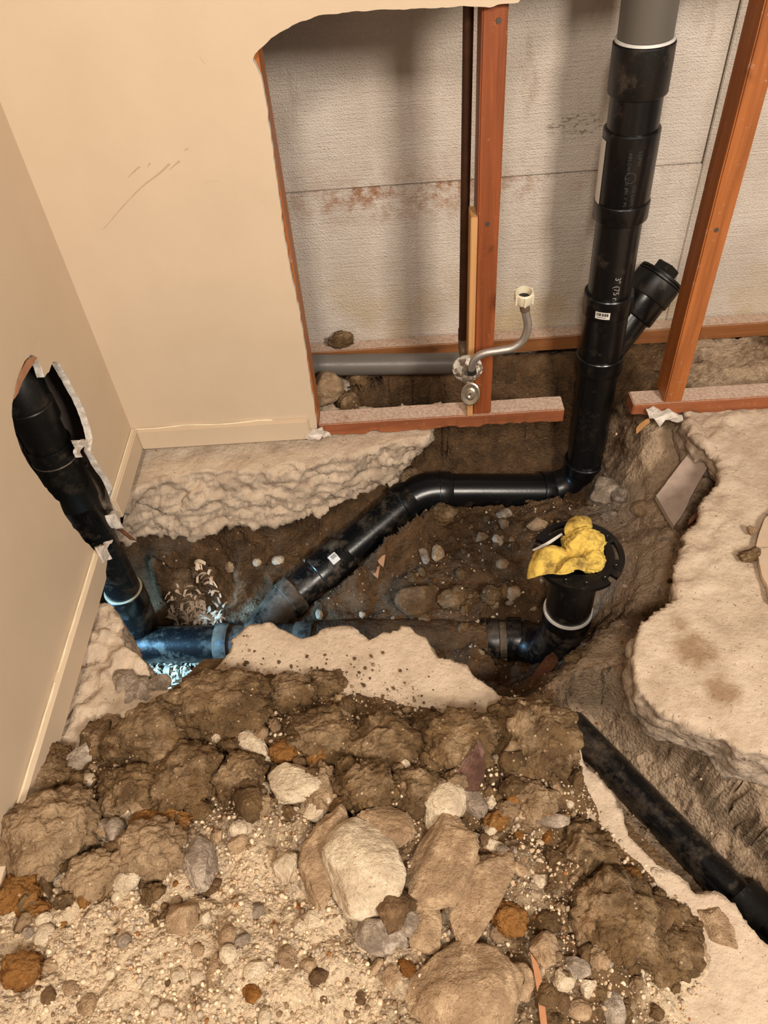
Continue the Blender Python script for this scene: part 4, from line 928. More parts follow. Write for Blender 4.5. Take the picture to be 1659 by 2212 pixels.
# big lumps of soil on the heap
for a in [((470, 1520), 112, 66, CD, 'largest dark soil lump at the back edge of the heap, below the blue-lit shavings', .0, .30),
          ((330, 1592), 98, 76, CD, 'dark brown soil lump with a smooth trowelled face near the left wall', .2, .30),
          ((405, 1682), 76, 60, CD, 'diamond-shaped dark soil clod in the middle left of the heap', .6, .30),
          ((213, 1600), 36, 44, CD, 'small dark soil clod on the heap edge beside the pale broken slab', .1, .25),
          ((100, 1686), 62, 66, CD, 'dark soil clod touching the left baseboard', .5, .30),
          ((292, 1712), 72, 54, CD, 'rounded soil clod just left of the diamond-shaped clod', .1, .35),
          ((520, 1682), 54, 52, CD, 'dark soil clod just right of the diamond-shaped clod', .3, .35),
          ((702, 1592), 78, 56, CD, 'damp soil lump behind the rusty patch, middle of the heap', -.2, .38),
          ((838, 1612), 96, 76, CD, 'broad flat damp soil lump in the middle of the heap', .3, .42),
          ((985, 1602), 92, 62, CD, 'damp soil lump behind the red-brown shard', -.1, .40),
          ((1150, 1596), 92, 88, CD, 'big dark soil clod at the right tip of the heap beside the trench', .4, .36),
          ((620, 1500), 66, 36, CD, 'low soil lump on the pale slab beside the largest dark lump', 0, .35),
          ((700, 1478), 46, 30, CD, 'low crumbled soil lump lying on the clean slab tongue', 0, .35),
          ((100, 1806), 112, 84, CDU, 'large dusty clump of earth at the left edge of the photo', .1, .40),
          ((325, 1842), 74, 60, CDU, 'dusty rounded soil clod below the orange clay bar', .2, .32),
          ((345, 1776), 74, 27, CO, 'long orange-brown clay bar lying on the heap', -.05, .30),
          ((45, 1932), 48, 44, CO, 'orange clay lump at the left edge, below the dusty clump', .4, .35),
          ((82, 1975), 30, 27, CO, 'small orange clay lump beside the smooth white pebble', .1, .35),
          ((46, 2096), 44, 34, CO, 'flat orange clay patch near the bottom left corner', .0, .40),
          ((208, 1892), 62, 46, CDU, 'dusty soil clod between the dusty clump and the pale grey stone', .3, .36),
          ((245, 1745), 34, 26, CD, 'small dark clod in the gap left of the orange clay bar', 0, .30),
          ((790, 1700), 58, 44, CD, 'soil-stained broken lump just above the tan stone', .4, .30),
          ((900, 1705), 56, 40, CD, 'dark angular soil lump left of the curved white piece', -.3, .32),
          ((690, 1712), 44, 56, CDU, 'soil-smeared pale lump above the pair of big stones', .2, .30),
          ((1330, 1990), 96, 92, CD, 'damp brown earth lump on the right flank of the heap', .7, .60),
          ((1430, 2040), 84, 74, CD, 'dark damp earth lump nearest the bare slab on the right', .5, .60),
          ((1260, 1860), 76, 62, CD, 'low damp earth lump beside the right-hand slab edge', .7, .60),
          ((618, 1622), 34, 24, CO, 'rusty orange clay crumb in the stained patch beside the pale plaster-like shard', .3, .30),
          ((690, 1632), 26, 30, CO, 'rusty clay crumb just right of the stained patch', .6, .30),
          ((1072, 1772), 28, 20, CO, 'rusty clay crumb right of the grey stone by the white lumpy one', .2, .32),
          ((1372, 1905), 22, 30, CO, 'bright orange clay streak pressed in the damp right flank', .1, .40),
          ((182, 1930), 20, 30, CO, 'orange clay piece left of the pale grey stone', .2, .32),
          ((1100, 1985), 40, 30, CO, 'rust-stained flat clod above the blocky brown-grey stone', -.2, .40),
          ((560, 1740), 30, 24, CDU, 'dusty crumb clod beside the smooth cream stone', .2, .32),
          ((1150, 1735), 60, 44, CDU, 'crumbly dusty clod below the big right-hand clod', .2, .45)]:
    rock('soil_clod', a[0], a[1], a[2], SP, a[3], a[4], 'soil clod', 'clod', a[5], a[6], .72)
# stones and concrete rubble picked out by eye
for a in [((785, 1872), 82, 88, SPA, 'largest pale rounded stone, bright, in the middle of the heap', .3, .04, 'cobble', .5),
          ((702, 1850), 46, 104, STA, 'long tan stone tucked behind the left of the brightest big stone', -.15, .30, 'angular', .7),
          ((820, 1786), 66, 44, STA, 'flat tan stone just above the brightest big stone', -.3, .28, 'slabby', .6),
          ((950, 1872), 62, 128, STA, 'long tilted tan boulder right of the brightest big stone', -.55, .22, 'angular', .6),
          ((1035, 1935), 56, 112, STA, 'dusty brown boulder lying along the right side of the long tilted one', -.5, .34, 'angular', .6),
          ((990, 2150), 128, 84, STA, 'broad boulder cut by the bottom edge of the photo', .15, .36, 'cobble', .55),
          ((912, 1998), 40, 52, STA, 'squarish tan stone below the long tilted boulder', .2, .25, 'angular', .75),
          ((848, 1955), 46, 52, SBR, 'brown stone in the gap below the brightest big stone', .4, .35, 'angular', .7),
          ((820, 2020), 52, 48, SGR, 'grey-tan stone left of the squarish tan stone', .1, .32, 'angular', .7),
          ((640, 1692), 60, 42, SPA, 'pale lumpy stone with brown stains below the rusty patch', .2, .28, 'angular', .7),
          ((690, 1742), 44, 32, SPA, 'white stone just below the pale lumpy one', .3, .28, 'angular', .8),
          ((545, 1630), 30, 52, SPA, 'pale plaster-like shard with reddish stain, left of the rusty patch', .5, .25, 'slabby', .5),
          ((960, 1730), 46, 40, SPA, 'white lumpy stone at the foot of the red-brown shard', .2, .15, 'round', .8),
          ((948, 1782), 30, 60, SPA, 'curved white piece hanging down from the white lumpy stone', .15, .15, 'round', .8),
          ((1025, 1735), 26, 32, SGR, 'grey stone to the right of the white lumpy stone', .0, .18, 'angular', .9),
          ((940, 1695), 22, 22, SPA, 'small pale pink stone just left of the red-brown shard tip', .0, .15, 'angular', .9),
          ((955, 1828), 40, 30, STA, 'tan stone under the curved white piece', .2, .25, 'angular', .8),
          ((270, 1900), 44, 40, SPA, 'pale grey stone with a dark hollow beneath, left part of the heap', .2, .22, 'angular', .7),
          ((430, 1872), 40, 54, SGR, 'dusty grey stone right of the rounded dusty clod', .3, .35, 'angular', .7),
          ((246, 1797), 24, 26, SGR, 'grey cube-like stone left of the orange clay bar', .2, .18, 'angular', .9),
          ((222, 1788), 18, 18, SGR, 'small bluish grey stone touching the cube-like one', .5, .18, 'angular', .9),
          ((516, 1790), 20, 17, SPA, 'smooth cream stone right of the orange clay bar', .1, .15, 'round', .9),
          ((94, 1986), 18, 12, SPA, 'smooth white oval pebble on dark clay at the left', .4, .10, 'round', .9),
          ((620, 1868), 26, 32, SPA, 'cream stone with a red-brown burn mark left of the long tan stone', .1, .2, 'angular', .7),
          ((695, 1905), 18, 16, SPA, 'cream cube stone at the foot of the long tan stone', .3, .15, 'angular', .9),
          ((663, 1912), 20, 17, SPA, 'white triangular stone beside the cream cube stone', .8, .15, 'angular', .8),
          ((390, 1985), 40, 36, STA, 'broken tan clump with a yellowish chip in the lower left', .2, .3, 'angular', .8),
          ((493, 2060), 18, 17, SPA, 'round cream pebble in the pale grit, lower left', .0, .12, 'round', .9),
          ((386, 2105), 13, 16, SPA, 'left one of two cream chips side by side in the pale grit', .0, .12, 'angular', .9),
          ((425, 2107), 17, 16, SPA, 'right one of two cream chips side by side in the pale grit', .2, .12, 'angular', .9),
          ((460, 2098), 14, 32, STA, 'narrow upright stone beside the two cream chips', -.1, .2, 'angular', .7),
          ((1175, 2050), 32, 30, STA, 'blocky brown-grey stone above the tip of the thin stick', .2, .2, 'angular', .8),
          ((1265, 2042), 28, 20, SGR, 'pale grey stone right of the blocky one', .0, .2, 'angular', .8),
          ((1240, 2090), 30, 22, SGR, 'grey-blue stone just right of the thin stick', -.4, .2, 'angular', .8),
          ((1270, 2134), 20, 16, SPA, 'white angular stone in the lower right gravel', .6, .15, 'angular', .8),
          ((1300, 2075), 18, 16, STA, 'tan pebble next to the damp earth on the lower right', .0, .15, 'round', .9),
          ((1250, 2182), 27, 20, STA, 'smooth yellowish oval stone near the bottom edge', .0, .15, 'round', .8),
          ((1322, 2180), 28, 36, SGR, 'rounded grey stone at the bottom edge, right of the oval one', .1, .2, 'round', .8),
          ((1128, 2130), 30, 38, STA, 'tan stone immediately left of the thin stick', .1, .25, 'angular', .8),
          ((1165, 1725), 20, 11, SPA, 'flat white chip below the big right-hand clod', .2, .15, 'slabby', .7),
          ((1203, 1704), 11, 17, STA, 'small rust-pink stone on the face of the big right-hand clod', .2, .12, 'angular', .9),
          ((1182, 1808), 13, 17, SRU, 'rust-orange stone in the right-hand gravel', .0, .15, 'angular', .9),
          ((1060, 1790), 20, 15, SPA, 'pale pink stone right of the curved white piece', .5, .15, 'angular', .9),
          ((1000, 1838), 16, 22, SPA, 'white oval stone above the brown boulder', .5, .15, 'angular', .8),
          ((1060, 1825), 42, 17, SPA, 'flat white splinter of concrete, right of the white oval stone', -.5, .2, 'slabby', .5),
          ((1195, 1772), 32, 13, SGR, 'flat grey layered chip below the flat white chip', -.1, .15, 'slabby', .6),
          ((1065, 1910), 28, 18, SBR, 'brown oval stone above the stained earth patch', .0, .2, 'round', .8),
          ((1170, 1905), 25, 18, SPA, 'pale stone with orange stain in the right-hand gravel', .0, .25, 'angular', .7),
          ((1421, 1886), 14, 12, SPA, 'small white stone on the damp earth by the right slab edge', .0, .12, 'angular', .9),
          ((1290, 1880), 24, 22, SPA, 'pale and dark chips pressed in the damp earth', .4, .3, 'angular', .6),
          ((1400, 1990), 60, 44, SBR, 'flat stone pressed into the damp earth on the right', .2, .44, 'slabby', .5),
          ((1545, 2005), 40, 50, STA, 'pale-topped soil-stained stone at the edge of the bare slab', .3, .30, 'angular', .6),
          ((1500, 2045), 30, 26, STA, 'angular tan stone set in dark earth near the bare slab', .5, .3, 'angular', .7),
          ((740, 1530), 20, 30, STA, 'upright tan crumb stone behind the broad flat soil lump', .4, .2, 'angular', .8),
          ((880, 1985), 26, 30, SGR, 'small grey stone wedged left of the squarish tan stone', .3, .25, 'angular', .8),
          ((445, 1980), 13, 12, SPA, 'yellowish chip on the broken tan clump', .3, .1, 'angular', .9),
          ((165, 1662), 38, 58, SGR, 'grey broken concrete chunk standing beside the clod at the baseboard', .2, .35, 'angular', .7)]:
    rock('stone', a[0], a[1], a[2], SP, a[3], a[4], 'stone', a[7], a[5], a[6], a[8])
# broken concrete crumbs by the left wall
for a in [((300, 1500), 36, 34, 'broken concrete chunk beside the left slab crack'), ((338, 1478), 30, 18, 'small concrete wedge beside the blue-lit shavings'), ((285, 1545), 46, 22, 'flat concrete flake in front of the left slab crack'), ((330, 1535), 34, 20, 'grey concrete flake against the largest dark soil lump'), ((270, 1478), 28, 36, 'concrete lump at the corner of the left slab')]:
    rock('concrete_chunk', a[0], a[1], a[2], SP, STONE[0] if a[1] > 40 else SGR, a[3], 'rubble', 'angular', .3, .40, .6, z=.0)
# rocks lying in the trench
for a in [((1310, 1058), 38, 36, SGR, 'big grey rock at the foot of the stack', 'angular', .25), ((1150, 1078), 34, 22, CD, 'soil clod resting against the horizontal pipe', 'clod', .2), ((1192, 1072), 22, 16, CD, 'small soil clod right of the pale pink pebble', 'clod', .25), ((1165, 1076), 11, 12, SPA, 'pale pink pebble on the clod by the horizontal pipe', 'angular', -.6),
          ((1345, 1066), 22, 18, SGR, 'grey rock chip right of the big grey rock', 'angular', .3), ((1320, 1115), 22, 14, SGR, 'flat grey stone above the flange sticker', 'angular', .3), ((1385, 1100), 20, 20, STA, 'round brownish stone left of the tile fragment', 'round', .3), ((1100, 1413), 24, 14, SPA, 'white stone in front of the muddy main drain', 'angular', .2), ((1088, 1112), 17, 13, SGR, 'pale grey stone below the horizontal pipe', 'angular', .2),
          ((905, 1290), 46, 34, SBR, 'greyish flat stone pressed into the trench floor', 'slabby', .35), ((978, 1292), 34, 24, CD, 'mud lump under the scrap of white paper', 'clod', .3), ((1085, 1218), 14, 12, STA, 'rounded pebble left of the yellow rag', 'round', .2), ((1105, 1280), 18, 18, STA, 'dull stone below the hanging corner of the rag', 'angular', .3), ((690, 1327), 8, 12, SPA, 'tiny white pebble beside the wye', 'round', .1), ((915, 1200), 11, 18, SGR, 'upright grey stone in the middle of the trench', 'angular', .2), ((945, 1195), 13, 20, STA, 'reddish two-tone stone next to the upright grey one', 'angular', .2),
          ((1160, 1130), 22, 14, STA, 'elongated stone just behind the flange', 'angular', .25), ((960, 1110), 30, 24, CD, 'soil lump against the elbow of the branch pipe', 'clod', .3), ((1040, 1160), 14, 12, STA, 'tan stone in a row of three in the trench', 'angular', .2), ((1075, 1168), 10, 14, SPA, 'pale upright stone in the row of three', 'angular', .2), ((500, 1225), 14, 12, STA, 'tan stone at the foot of the back bank', 'angular', .3), ((600, 1210), 14, 10, SPA, 'pale oval stone behind the branch coupling', 'round', .2), ((555, 1215), 10, 9, SPA, 'small pale stone left of the pale oval one', 'round', .2), ((1245, 1305 + 120), 26, 18, CD, 'mud lump in front of the flange bend', 'clod', .35), ((880, 1050), 44, 46, CD, 'brown rock wedged between the ledge and the elbow', 'angular', .30)]:
    rock(['stone', 'soil_clod'][a[3] is CD], a[0], a[1], a[2], TR, a[3], a[4], ['stone', 'soil clod'][a[3] is CD], a[5], .2, a[6], .8, sub=4)
r_ = rock('rubble_block', (703, 843), 40, 40, TR, STONE[1], 'pinkish broken block with a rusty stain, left end of the gap behind the plate', 'rubble', 'angular', .3, .2, .9, z=.01)
rock('stone', (735, 838), 22, 20, TR, SGR, 'grey stone beside the pinkish broken block', 'stone', 'angular', .3, .3, .9, z=-.005, sub=4)
rock('soil_clod', (752, 868), 24, 34, TR, CD, 'dark clod between the broken block and the bottom plate', 'soil clod', 'clod', .2, .3, .8, z=-.01, sub=4)
rock('soil_clod', (770, 820), 22, 18, TR, CD, 'round dark clod just under the grey level pipe', 'soil clod', 'clod', .2, .3, .8, z=-.005, sub=4)
cl = rock('clay_lump', (738, 733), 26, 14, TR, CD, 'dark lump of clay stuck on top of the plate along the foam wall', 'clay', 'clod', .1, .0, 1.1, z=.042, sub=4)

# small stones, one by one, over the heap and in the trench
SM = [tri_mesh('small_stone', *rock_co(900 + k, 2 if k < 9 else 3, 'angular' if k % 4 else 'round')) for k in range(12)]
for k, m_ in enumerate(SM): m_.polygons.foreach_set('use_smooth', [False if k % 4 else True] * len(m_.polygons))
def var_mesh(k, mi):
    key = ('small_stone_mesh', k, mi)
    if key not in _vm:
        m_ = SM[k].copy(); m_.materials.append(STONE[mi]); _vm[key] = m_
    return _vm[key]
_vm = {}
def scatter(n, hf, x0, x1, y0, y1, ok, smin, smax, label, group, wts):
    c = 0; tries = 0
    while c < n and tries < 9000:
        tries += 1
        p = (random.uniform(x0, x1), random.uniform(y0, y1))
        if random.random() > ok(p): continue
        q = hf.hit(p); r_ = smin + (smax - smin) * random.random() ** 2.2
        if hf is SP and q[2] < -.006: continue
        mi = random.choices(range(5), wts)[0]
        o = bpy.data.objects.new('small_stone', var_mesh(random.randrange(12), mi)); COL.objects.link(o)
        o.scale = (r_ * random.uniform(.8, 1.25), r_ * random.uniform(.7, 1.1), r_ * random.uniform(.5, .85)); o.rotation_euler = (random.uniform(-.4, .4), random.uniform(-.4, .4), random.uniform(0, 6.28))
        o.location = (q[0], q[1], q[2] + r_ * .22); tag(o, label, 'stone', group); c += 1
def dens(p):
    x, y = p
    if y < 1700: return .35 if x < 1200 else 0
    d = .45
    for cx, cy, rr, k in ((600, 1790, 130, 1), (640, 1720, 90, 1), (1120, 1830, 140, .9), (1190, 2100, 160, 1), (880, 2090, 120, .7), (330, 1960, 200, .7), (500, 1830, 140, .9), (200, 1960, 120, .6), (950, 2020, 200, .5)):
        d = max(d, k * math.exp(-((x - cx) ** 2 + (y - cy) ** 2) / rr ** 2))
    if x > 1380: d *= .35
    return d
scatter(205, SP, 10, 1560, 1540, 2205, dens, .0045, .016, 'small loose stone strewn over the spoil heap', 'small stones strewn over the spoil heap', (5, 4, 3, 2, .6))
scatter(70, TR, 700, 1200, 1100, 1400, lambda p: 1 if (p[0] - 700) * .78 + (p[1] - 1330) > 30 else 0, .004, .0095, 'small stone lying on the damp trench floor', 'small stones on the trench floor', (2, 3, 3, 3, .2))
scatter(25, TR, 1330, 1470, 1120, 1330, lambda p: 1, .004, .009, 'small grey stone on the soil bank right of the flange', 'small stones on the bank right of the flange', (1, 2, 4, 1, 0))
CM = []
for k in range(8):
    P, F3 = rock_co(700 + k, 4 if k < 4 else 3, 'clod'); m_ = tri_mesh('soil_crumb', P, F3); set_attr(m_, 'dusty', np.clip(.2 + .3 * fbm(P * 2 + k, 3, 8), 0, .6)); m_.polygons.foreach_set('use_smooth', [True] * len(m_.polygons)); m_.materials.append(CD if k % 4 else CDU); CM.append(m_)
def crumbs(n, hf, boxp, s0, s1, label, group, ok=lambda p: 1):
    c = 0
    while c < n:
        p = (random.uniform(boxp[0], boxp[2]), random.uniform(boxp[1], boxp[3]))
        if random.random() > ok(p): continue
        q = hf.hit(p)
        if hf is SP and q[2] < .004: c += .2; continue
        r_ = s0 + (s1 - s0) * random.random() ** 1.8
        o = bpy.data.objects.new('soil_crumb', random.choice(CM)); COL.objects.link(o); o.scale = (r_ * random.uniform(.8, 1.3), r_ * random.uniform(.8, 1.2), r_ * random.uniform(.6, 1)); o.rotation_euler = (random.uniform(0, 6.28), random.uniform(0, 6.28), random.uniform(0, 6.28))
        o.location = (q[0], q[1], q[2] + r_ * .15); tag(o, label, 'soil crumb', group); c += 1
crumbs(130, SP, (120, 1490, 1260, 1760), .006, .022, 'crumb of dark soil among the big lumps at the back of the heap', 'soil crumbs among the big lumps')
crumbs(45, SP, (1180, 1800, 1520, 2200), .006, .020, 'damp soil crumb on the right flank of the heap', 'soil crumbs on the right flank')
crumbs(40, SP, (0, 1700, 420, 2000), .006, .018, 'soil crumb in the left part of the heap', 'soil crumbs at the left of the heap')
crumbs(60, TR, (700, 1110, 1190, 1420), .006, .020, 'crumb of mud on the trench floor between the pipes', 'mud crumbs on the trench floor', lambda p: 1 if (p[0] - 700) * .78 + (p[1] - 1330) > 40 else 0)
def grit(name, n, hf, test, s0, s1, mats, wts, label):
    P1, F1 = rock_co(5, 1, 'angular'); P1 = P1; F1 = np.array(F1); nv = len(P1); VV = []; FF = []; MI = []
    cum = np.cumsum(np.array(wts) / sum(wts)); k = 0; tries = 0
    xs = rng.uniform(hf.x0, hf.x0 + hf.st * (hf.nx - 1), n * 6); ys = rng.uniform(hf.y0, hf.y0 + hf.st * (hf.ny - 1), n * 6)
    for x, y in zip(xs, ys):
        if k >= n: break
        z = hf.z(x, y)
        if not test(x, y, z): continue
        s_ = s0 + (s1 - s0) * rng.random() ** 3
        M = np.array(Matrix.Rotation(rng.uniform(0, 6.28), 3, 'Z') @ Matrix.Rotation(rng.uniform(0, 6.28), 3, 'X'))
        VV.append((P1 * (s_ * rng.uniform(.7, 1.3, 3))) @ M.T + (x, y, z + s_ * .25)); FF.append(F1 + k * nv); MI += [int(np.searchsorted(cum, rng.random()))] * len(F1); k += 1
    o = link(name, tri_mesh(name, np.concatenate(VV), np.concatenate(FF), MI), mats, None, False); return tag(o, label, 'gravel', kind='stuff')
grit('spoil_gravel', 15000, SP, lambda x, y, z: z > -.004 and rng.random() < (.09 + .91 * min(1, math.exp(-((x - .25) ** 2 + (y + 1.0) ** 2) / .06) + math.exp(-((x - .8) ** 2 + (y + .98) ** 2) / .05) + math.exp(-((x - .4) ** 2 + (y + .83) ** 2) / .03))), .0010, .0042, GRIT, (4, 5, 2.5, 1.6, .3), 'fine pale gravel and grit mixed through the spoil heap')
grit('trench_gravel', 5200, TR, lambda x, y, z: x > -.1 and y > -1.05 and z < -.1 and (y < .16) and not (x < .5 and y < -.5), .001, .0044, GRIT, (.5, 1.5, 2, 7, .2), 'fine gravel pressed into the trench soil')

# crumbs of soil trodden onto the clean slab tongue
class Flat:
    x0, y0, st, nx, ny = .15, -.78, .01, 76, 36
    def z(s, x, y): return .0005
_ftp = np.array(ft)
def inside(x, y):
    X, Y = _ftp[:, 0], _ftp[:, 1]; X2, Y2 = np.roll(X, -1), np.roll(Y, -1)
    m = ((Y > y) != (Y2 > y)) & (x < (X2 - X) * (y - Y) / (Y2 - Y + 1e-12) + X); return m.sum() % 2 == 1
grit('slab_crumbs', 1500, Flat(), lambda x, y, z: inside(x, y) and inside(x, y + .01) and SP.z(x, y) > -.016 + .011 * rng.random() ** .5, .0007, .0042, [CD, SBR, STA], (5, 2, 1), 'dark soil crumbs trodden onto the clean slab tongue')
# ================================================================== SINGLE ODDMENTS
def slabpiece(name, pxs, z, th, mat, label, cat, tilt=0.0, tilty=0.0, rough=.0):
    pts = [on(p, Z_, z) for p in pxs]; c = np.mean(pts, 0); P2 = densify([p[:2] for p in pts], .006, rough, int(c[0] * 90))
    def t3(p): return (p[0], p[1], z + (p[0] - c[0]) * tilt + (p[1] - c[1]) * tilty)
    o = sheet(name, [tuple(p) for p in P2], t3, (0, 0, -th), [mat, mat]); return tag(o, label, cat)
slabpiece('tile_fragment', [(1420, 1062), (1452, 1030), (1487, 998), (1527, 1021), (1500, 1060), (1478, 1098), (1463, 1114), (1440, 1086)], -.085, .012, TILE, 'broken grey tile lying back-side up on the soil bank near the right slab', 'tile', .25, .35, .0012)
slabpiece('floor_tile', [(1633, 1180), (1640, 1152), (1652, 1120), (1690, 1085), (1760, 1085), (1760, 1178)], .012, .009, TILEB, 'beige floor tile at the right edge, behind the dark joint', 'tile')
slabpiece('floor_tile', [(1633, 1184), (1760, 1181), (1760, 1300), (1668, 1300), (1645, 1235)], .0115, .009, TILEB, 'beige floor tile at the right edge, in front of the dark joint', 'tile', rough=.003)
rock('mortar_crumb', (1625, 1145), 12, 10, TR, STONE[1], 'small mortar crumb left of the beige tiles', 'rubble', 'angular', .3, .1, .8, z=.004, sub=3)
rock('soil_clod', (1622, 1198), 26, 14, TR, CD, 'dark crumb of soil on the right slab beside the tiles', 'soil clod', 'clod', .3, .25, .7, z=.004, sub=4)
def stickp(name, a, b, w, th, mat, label, cat):
    a = np.array(a); b = np.array(b); d = b - a; L = np.linalg.norm(d); n = 14; V = []; Fs = []; d, u_, v_ = frame(d)
    for i in range(n + 1):
        t = i / n; c = a + d * L * t + u_ * (.0015 * math.sin(t * 5)); k = (.55 + .45 * math.sin(math.pi * min(1, t * 3 + .12) / 2)) * (1 - .5 * max(0, t - .85) / .15)
        for e, f in ((-1, -1), (1, -1), (1, 1), (-1, 1)): V.append(c + u_ * e * w * k / 2 + v_ * f * th * k / 2 + d * (.004 * e if i in (0, n) else 0))
    for i in range(n):
        for j in range(4): Fs.append((i * 4 + j, i * 4 + (j + 1) % 4, (i + 1) * 4 + (j + 1) % 4, (i + 1) * 4 + j))
    Fs += [(3, 2, 1, 0), (n * 4, n * 4 + 1, n * 4 + 2, n * 4 + 3)]
    o = link(name, mesh(name, V, Fs), mat, None, False); fixn(o); return tag(o, label, cat)
za = SP.hit((1150, 2070)); zb = SP.hit((1180, 2240))
stickp('thin_stick', za + (0, 0, .008), zb + (0, 0, .010), .0075, .004, STICK, 'thin straight reddish stick on the gravel at the bottom of the photo', 'stick')
stickp('wood_splinter', on((1487, 1132), Z_, -.060), on((1572, 1068), Z_, -.035), .010, .014, DARKWOOD, 'dark wood strip in the crack beside the right slab', 'wood')
stickp('wood_shard', on((1150, 1494), Z_, -.255), on((1197, 1414), Z_, -.285), .026, .008, DARKWOOD, 'pointed reddish wood shard standing in front of the flange bend', 'wood')
stickp('wood_splinter', on((1376, 932), Y_, -.004), on((1402, 905), Y_, .01), .010, .006, LATH, 'pale split end of wood under the right-hand plate', 'wood')
stickp('wood_splinter', on((236, 1130), Z_, -.02), on((292, 1166), Z_, -.03), .007, .004, DARKWOOD, 'brown splinter crossing the ledge corner behind the wall riser', 'wood')
br_ = SP.hit((1010, 1668))
bp = [(968, 1690), (1034, 1612), (1048, 1630), (1046, 1676), (1030, 1706), (1000, 1716)]
slabpiece('fired_shard', bp, br_[2] + .028, .016, BRICKR, 'red-brown flat shard with a pale broken edge, leaning on the heap', 'shard', -.2, .55, .001)
for pz, lab in (((822, 1212), 'bright orange wood chip beside the branch pipe'), ((810, 1236), 'small orange wood chip below the bright one'), ((1215, 1418), 'tiny grey chip near the reddish shard')):
    q = TR.hit(pz); slabpiece('wood_chip', [(pz[0] - 10, pz[1] - 6), (pz[0] + 11, pz[1] - 9), (pz[0] + 6, pz[1] + 9), (pz[0] - 2, pz[1] + 4)], q[2] + .007, .003, STICK, lab, 'chip', .3, .5, .0005)
q = TR.hit((980, 1278)); slabpiece('paper_scrap', [(962, 1274), (1000, 1272), (999, 1286), (978, 1287)], q[2] + .017, .001, WLABEL, 'scrap of white paper on a mud lump in the trench', 'paper', .1, .3, .0)
FLB = fl[2]
slabpiece('paper_strip', [(1150, 1187), (1178, 1173), (1213, 1151), (1216, 1155), (1182, 1178), (1153, 1190)], FLB + .012, .0015, WLABEL, 'narrow folded white paper strip lying across the flange rim', 'paper', .0, .0, .0)
# plaster bits
def chip(px_, ylev, th, label, seed):
    pts = [on(p, Y_, ylev)[[0, 2]] for p in px_]; P2 = densify(pts, .004, .0015, seed)
    o = sheet('plaster_chip', [tuple(p) for p in P2], lambda p: (p[0], ylev - .004 * math.sin(p[0] * 180), p[1]), (0, th, 0), [GYP, GYP]); return tag(o, label, 'plaster')
chip([(1396, 886), (1412, 882), (1430, 890), (1442, 884), (1458, 896), (1474, 898), (1476, 908), (1452, 912), (1436, 906), (1424, 920), (1414, 908), (1402, 902)], -.008, .006, 'ragged white plaster scrap nailed to the foot of the right-hand stud', 31)
chip([(658, 942), (678, 930), (696, 926), (700, 936), (690, 948), (668, 952)], -.026, .006, 'white plaster crumb at the end of the back baseboard', 32)
chip([(690, 928), (712, 938), (716, 946), (698, 944)], -.006, .003, 'peeled curl of brownish wallboard paper at the plate end', 33)
def chipx(px_, xl, th, label, seed):
    pts = [on(p, X_, xl)[[1, 2]] for p in px_]; P2 = densify(pts, .004, .0018, seed)
    o = sheet('plaster_chip', [tuple(p) for p in P2], lambda p: (xl + .004 * math.sin(p[0] * 200), p[0], p[1]), (-th, 0, 0), [GYP, GYP]); return tag(o, label, 'plaster')
chipx([(158, 952), (178, 950), (192, 948), (196, 958), (180, 964), (176, 986), (168, 988), (162, 972), (170, 962)], -.004, .006, 'white gypsum crumb hanging inside the torn wall hole', 41)
chipx([(208, 1184), (226, 1176), (240, 1166), (240, 1174), (226, 1184), (238, 1206), (226, 1216), (214, 1200)], .016, .004, 'torn wallboard flap at the broken baseboard end', 42)
chipx([(240, 1112), (256, 1102), (264, 1126), (266, 1142), (254, 1140), (244, 1128)], .010, .008, 'crumbling gypsum end of the wall beside the ledge', 43)
# wood shavings in the trench under the left wall
def shavings(name, pxc, z, rad, n, label, seed):
    g = np.random.default_rng(seed); c = on(pxc, Z_, z); V = []; Fs = []
    for k in range(n):
        a = g.uniform(0, 6.28); r_ = rad * g.random() ** .6; x, y = c[0] + math.cos(a) * r_ * 1.5, c[1] + math.sin(a) * r_ * .8
        zz = TR.z(x, y) + .003 + g.random() ** 2 * .014; w = g.uniform(.003, .008); L = g.uniform(.012, .030); cv = g.uniform(.004, .012); th = g.uniform(0, 6.28); n0 = len(V); tw = g.uniform(-1, 1)
        for i in range(7):
            t = i / 6; s_ = (t - .5) * L; h = cv * math.sin(t * 3.1)
            for e in (-1, 1):
                V.append((x + math.cos(th) * s_ - math.sin(th) * e * w / 2, y + math.sin(th) * s_ + math.cos(th) * e * w / 2, zz + h + e * tw * w * .4))
        for i in range(6): Fs.append((n0 + 2 * i, n0 + 2 * i + 1, n0 + 2 * i + 3, n0 + 2 * i + 2))
    o = link(name, mesh(name, V, Fs), SHAVE); return tag(o, label, 'shavings', kind='stuff')
shavings('wood_shavings', (430, 1332), -.45, .050, 150, 'curled wood shavings and chips behind the main drain', 61)
shavings('wood_shavings', (385, 1458), -.485, .060, 190, 'pale shavings and fluff in front of the main drain, lit blue', 62)
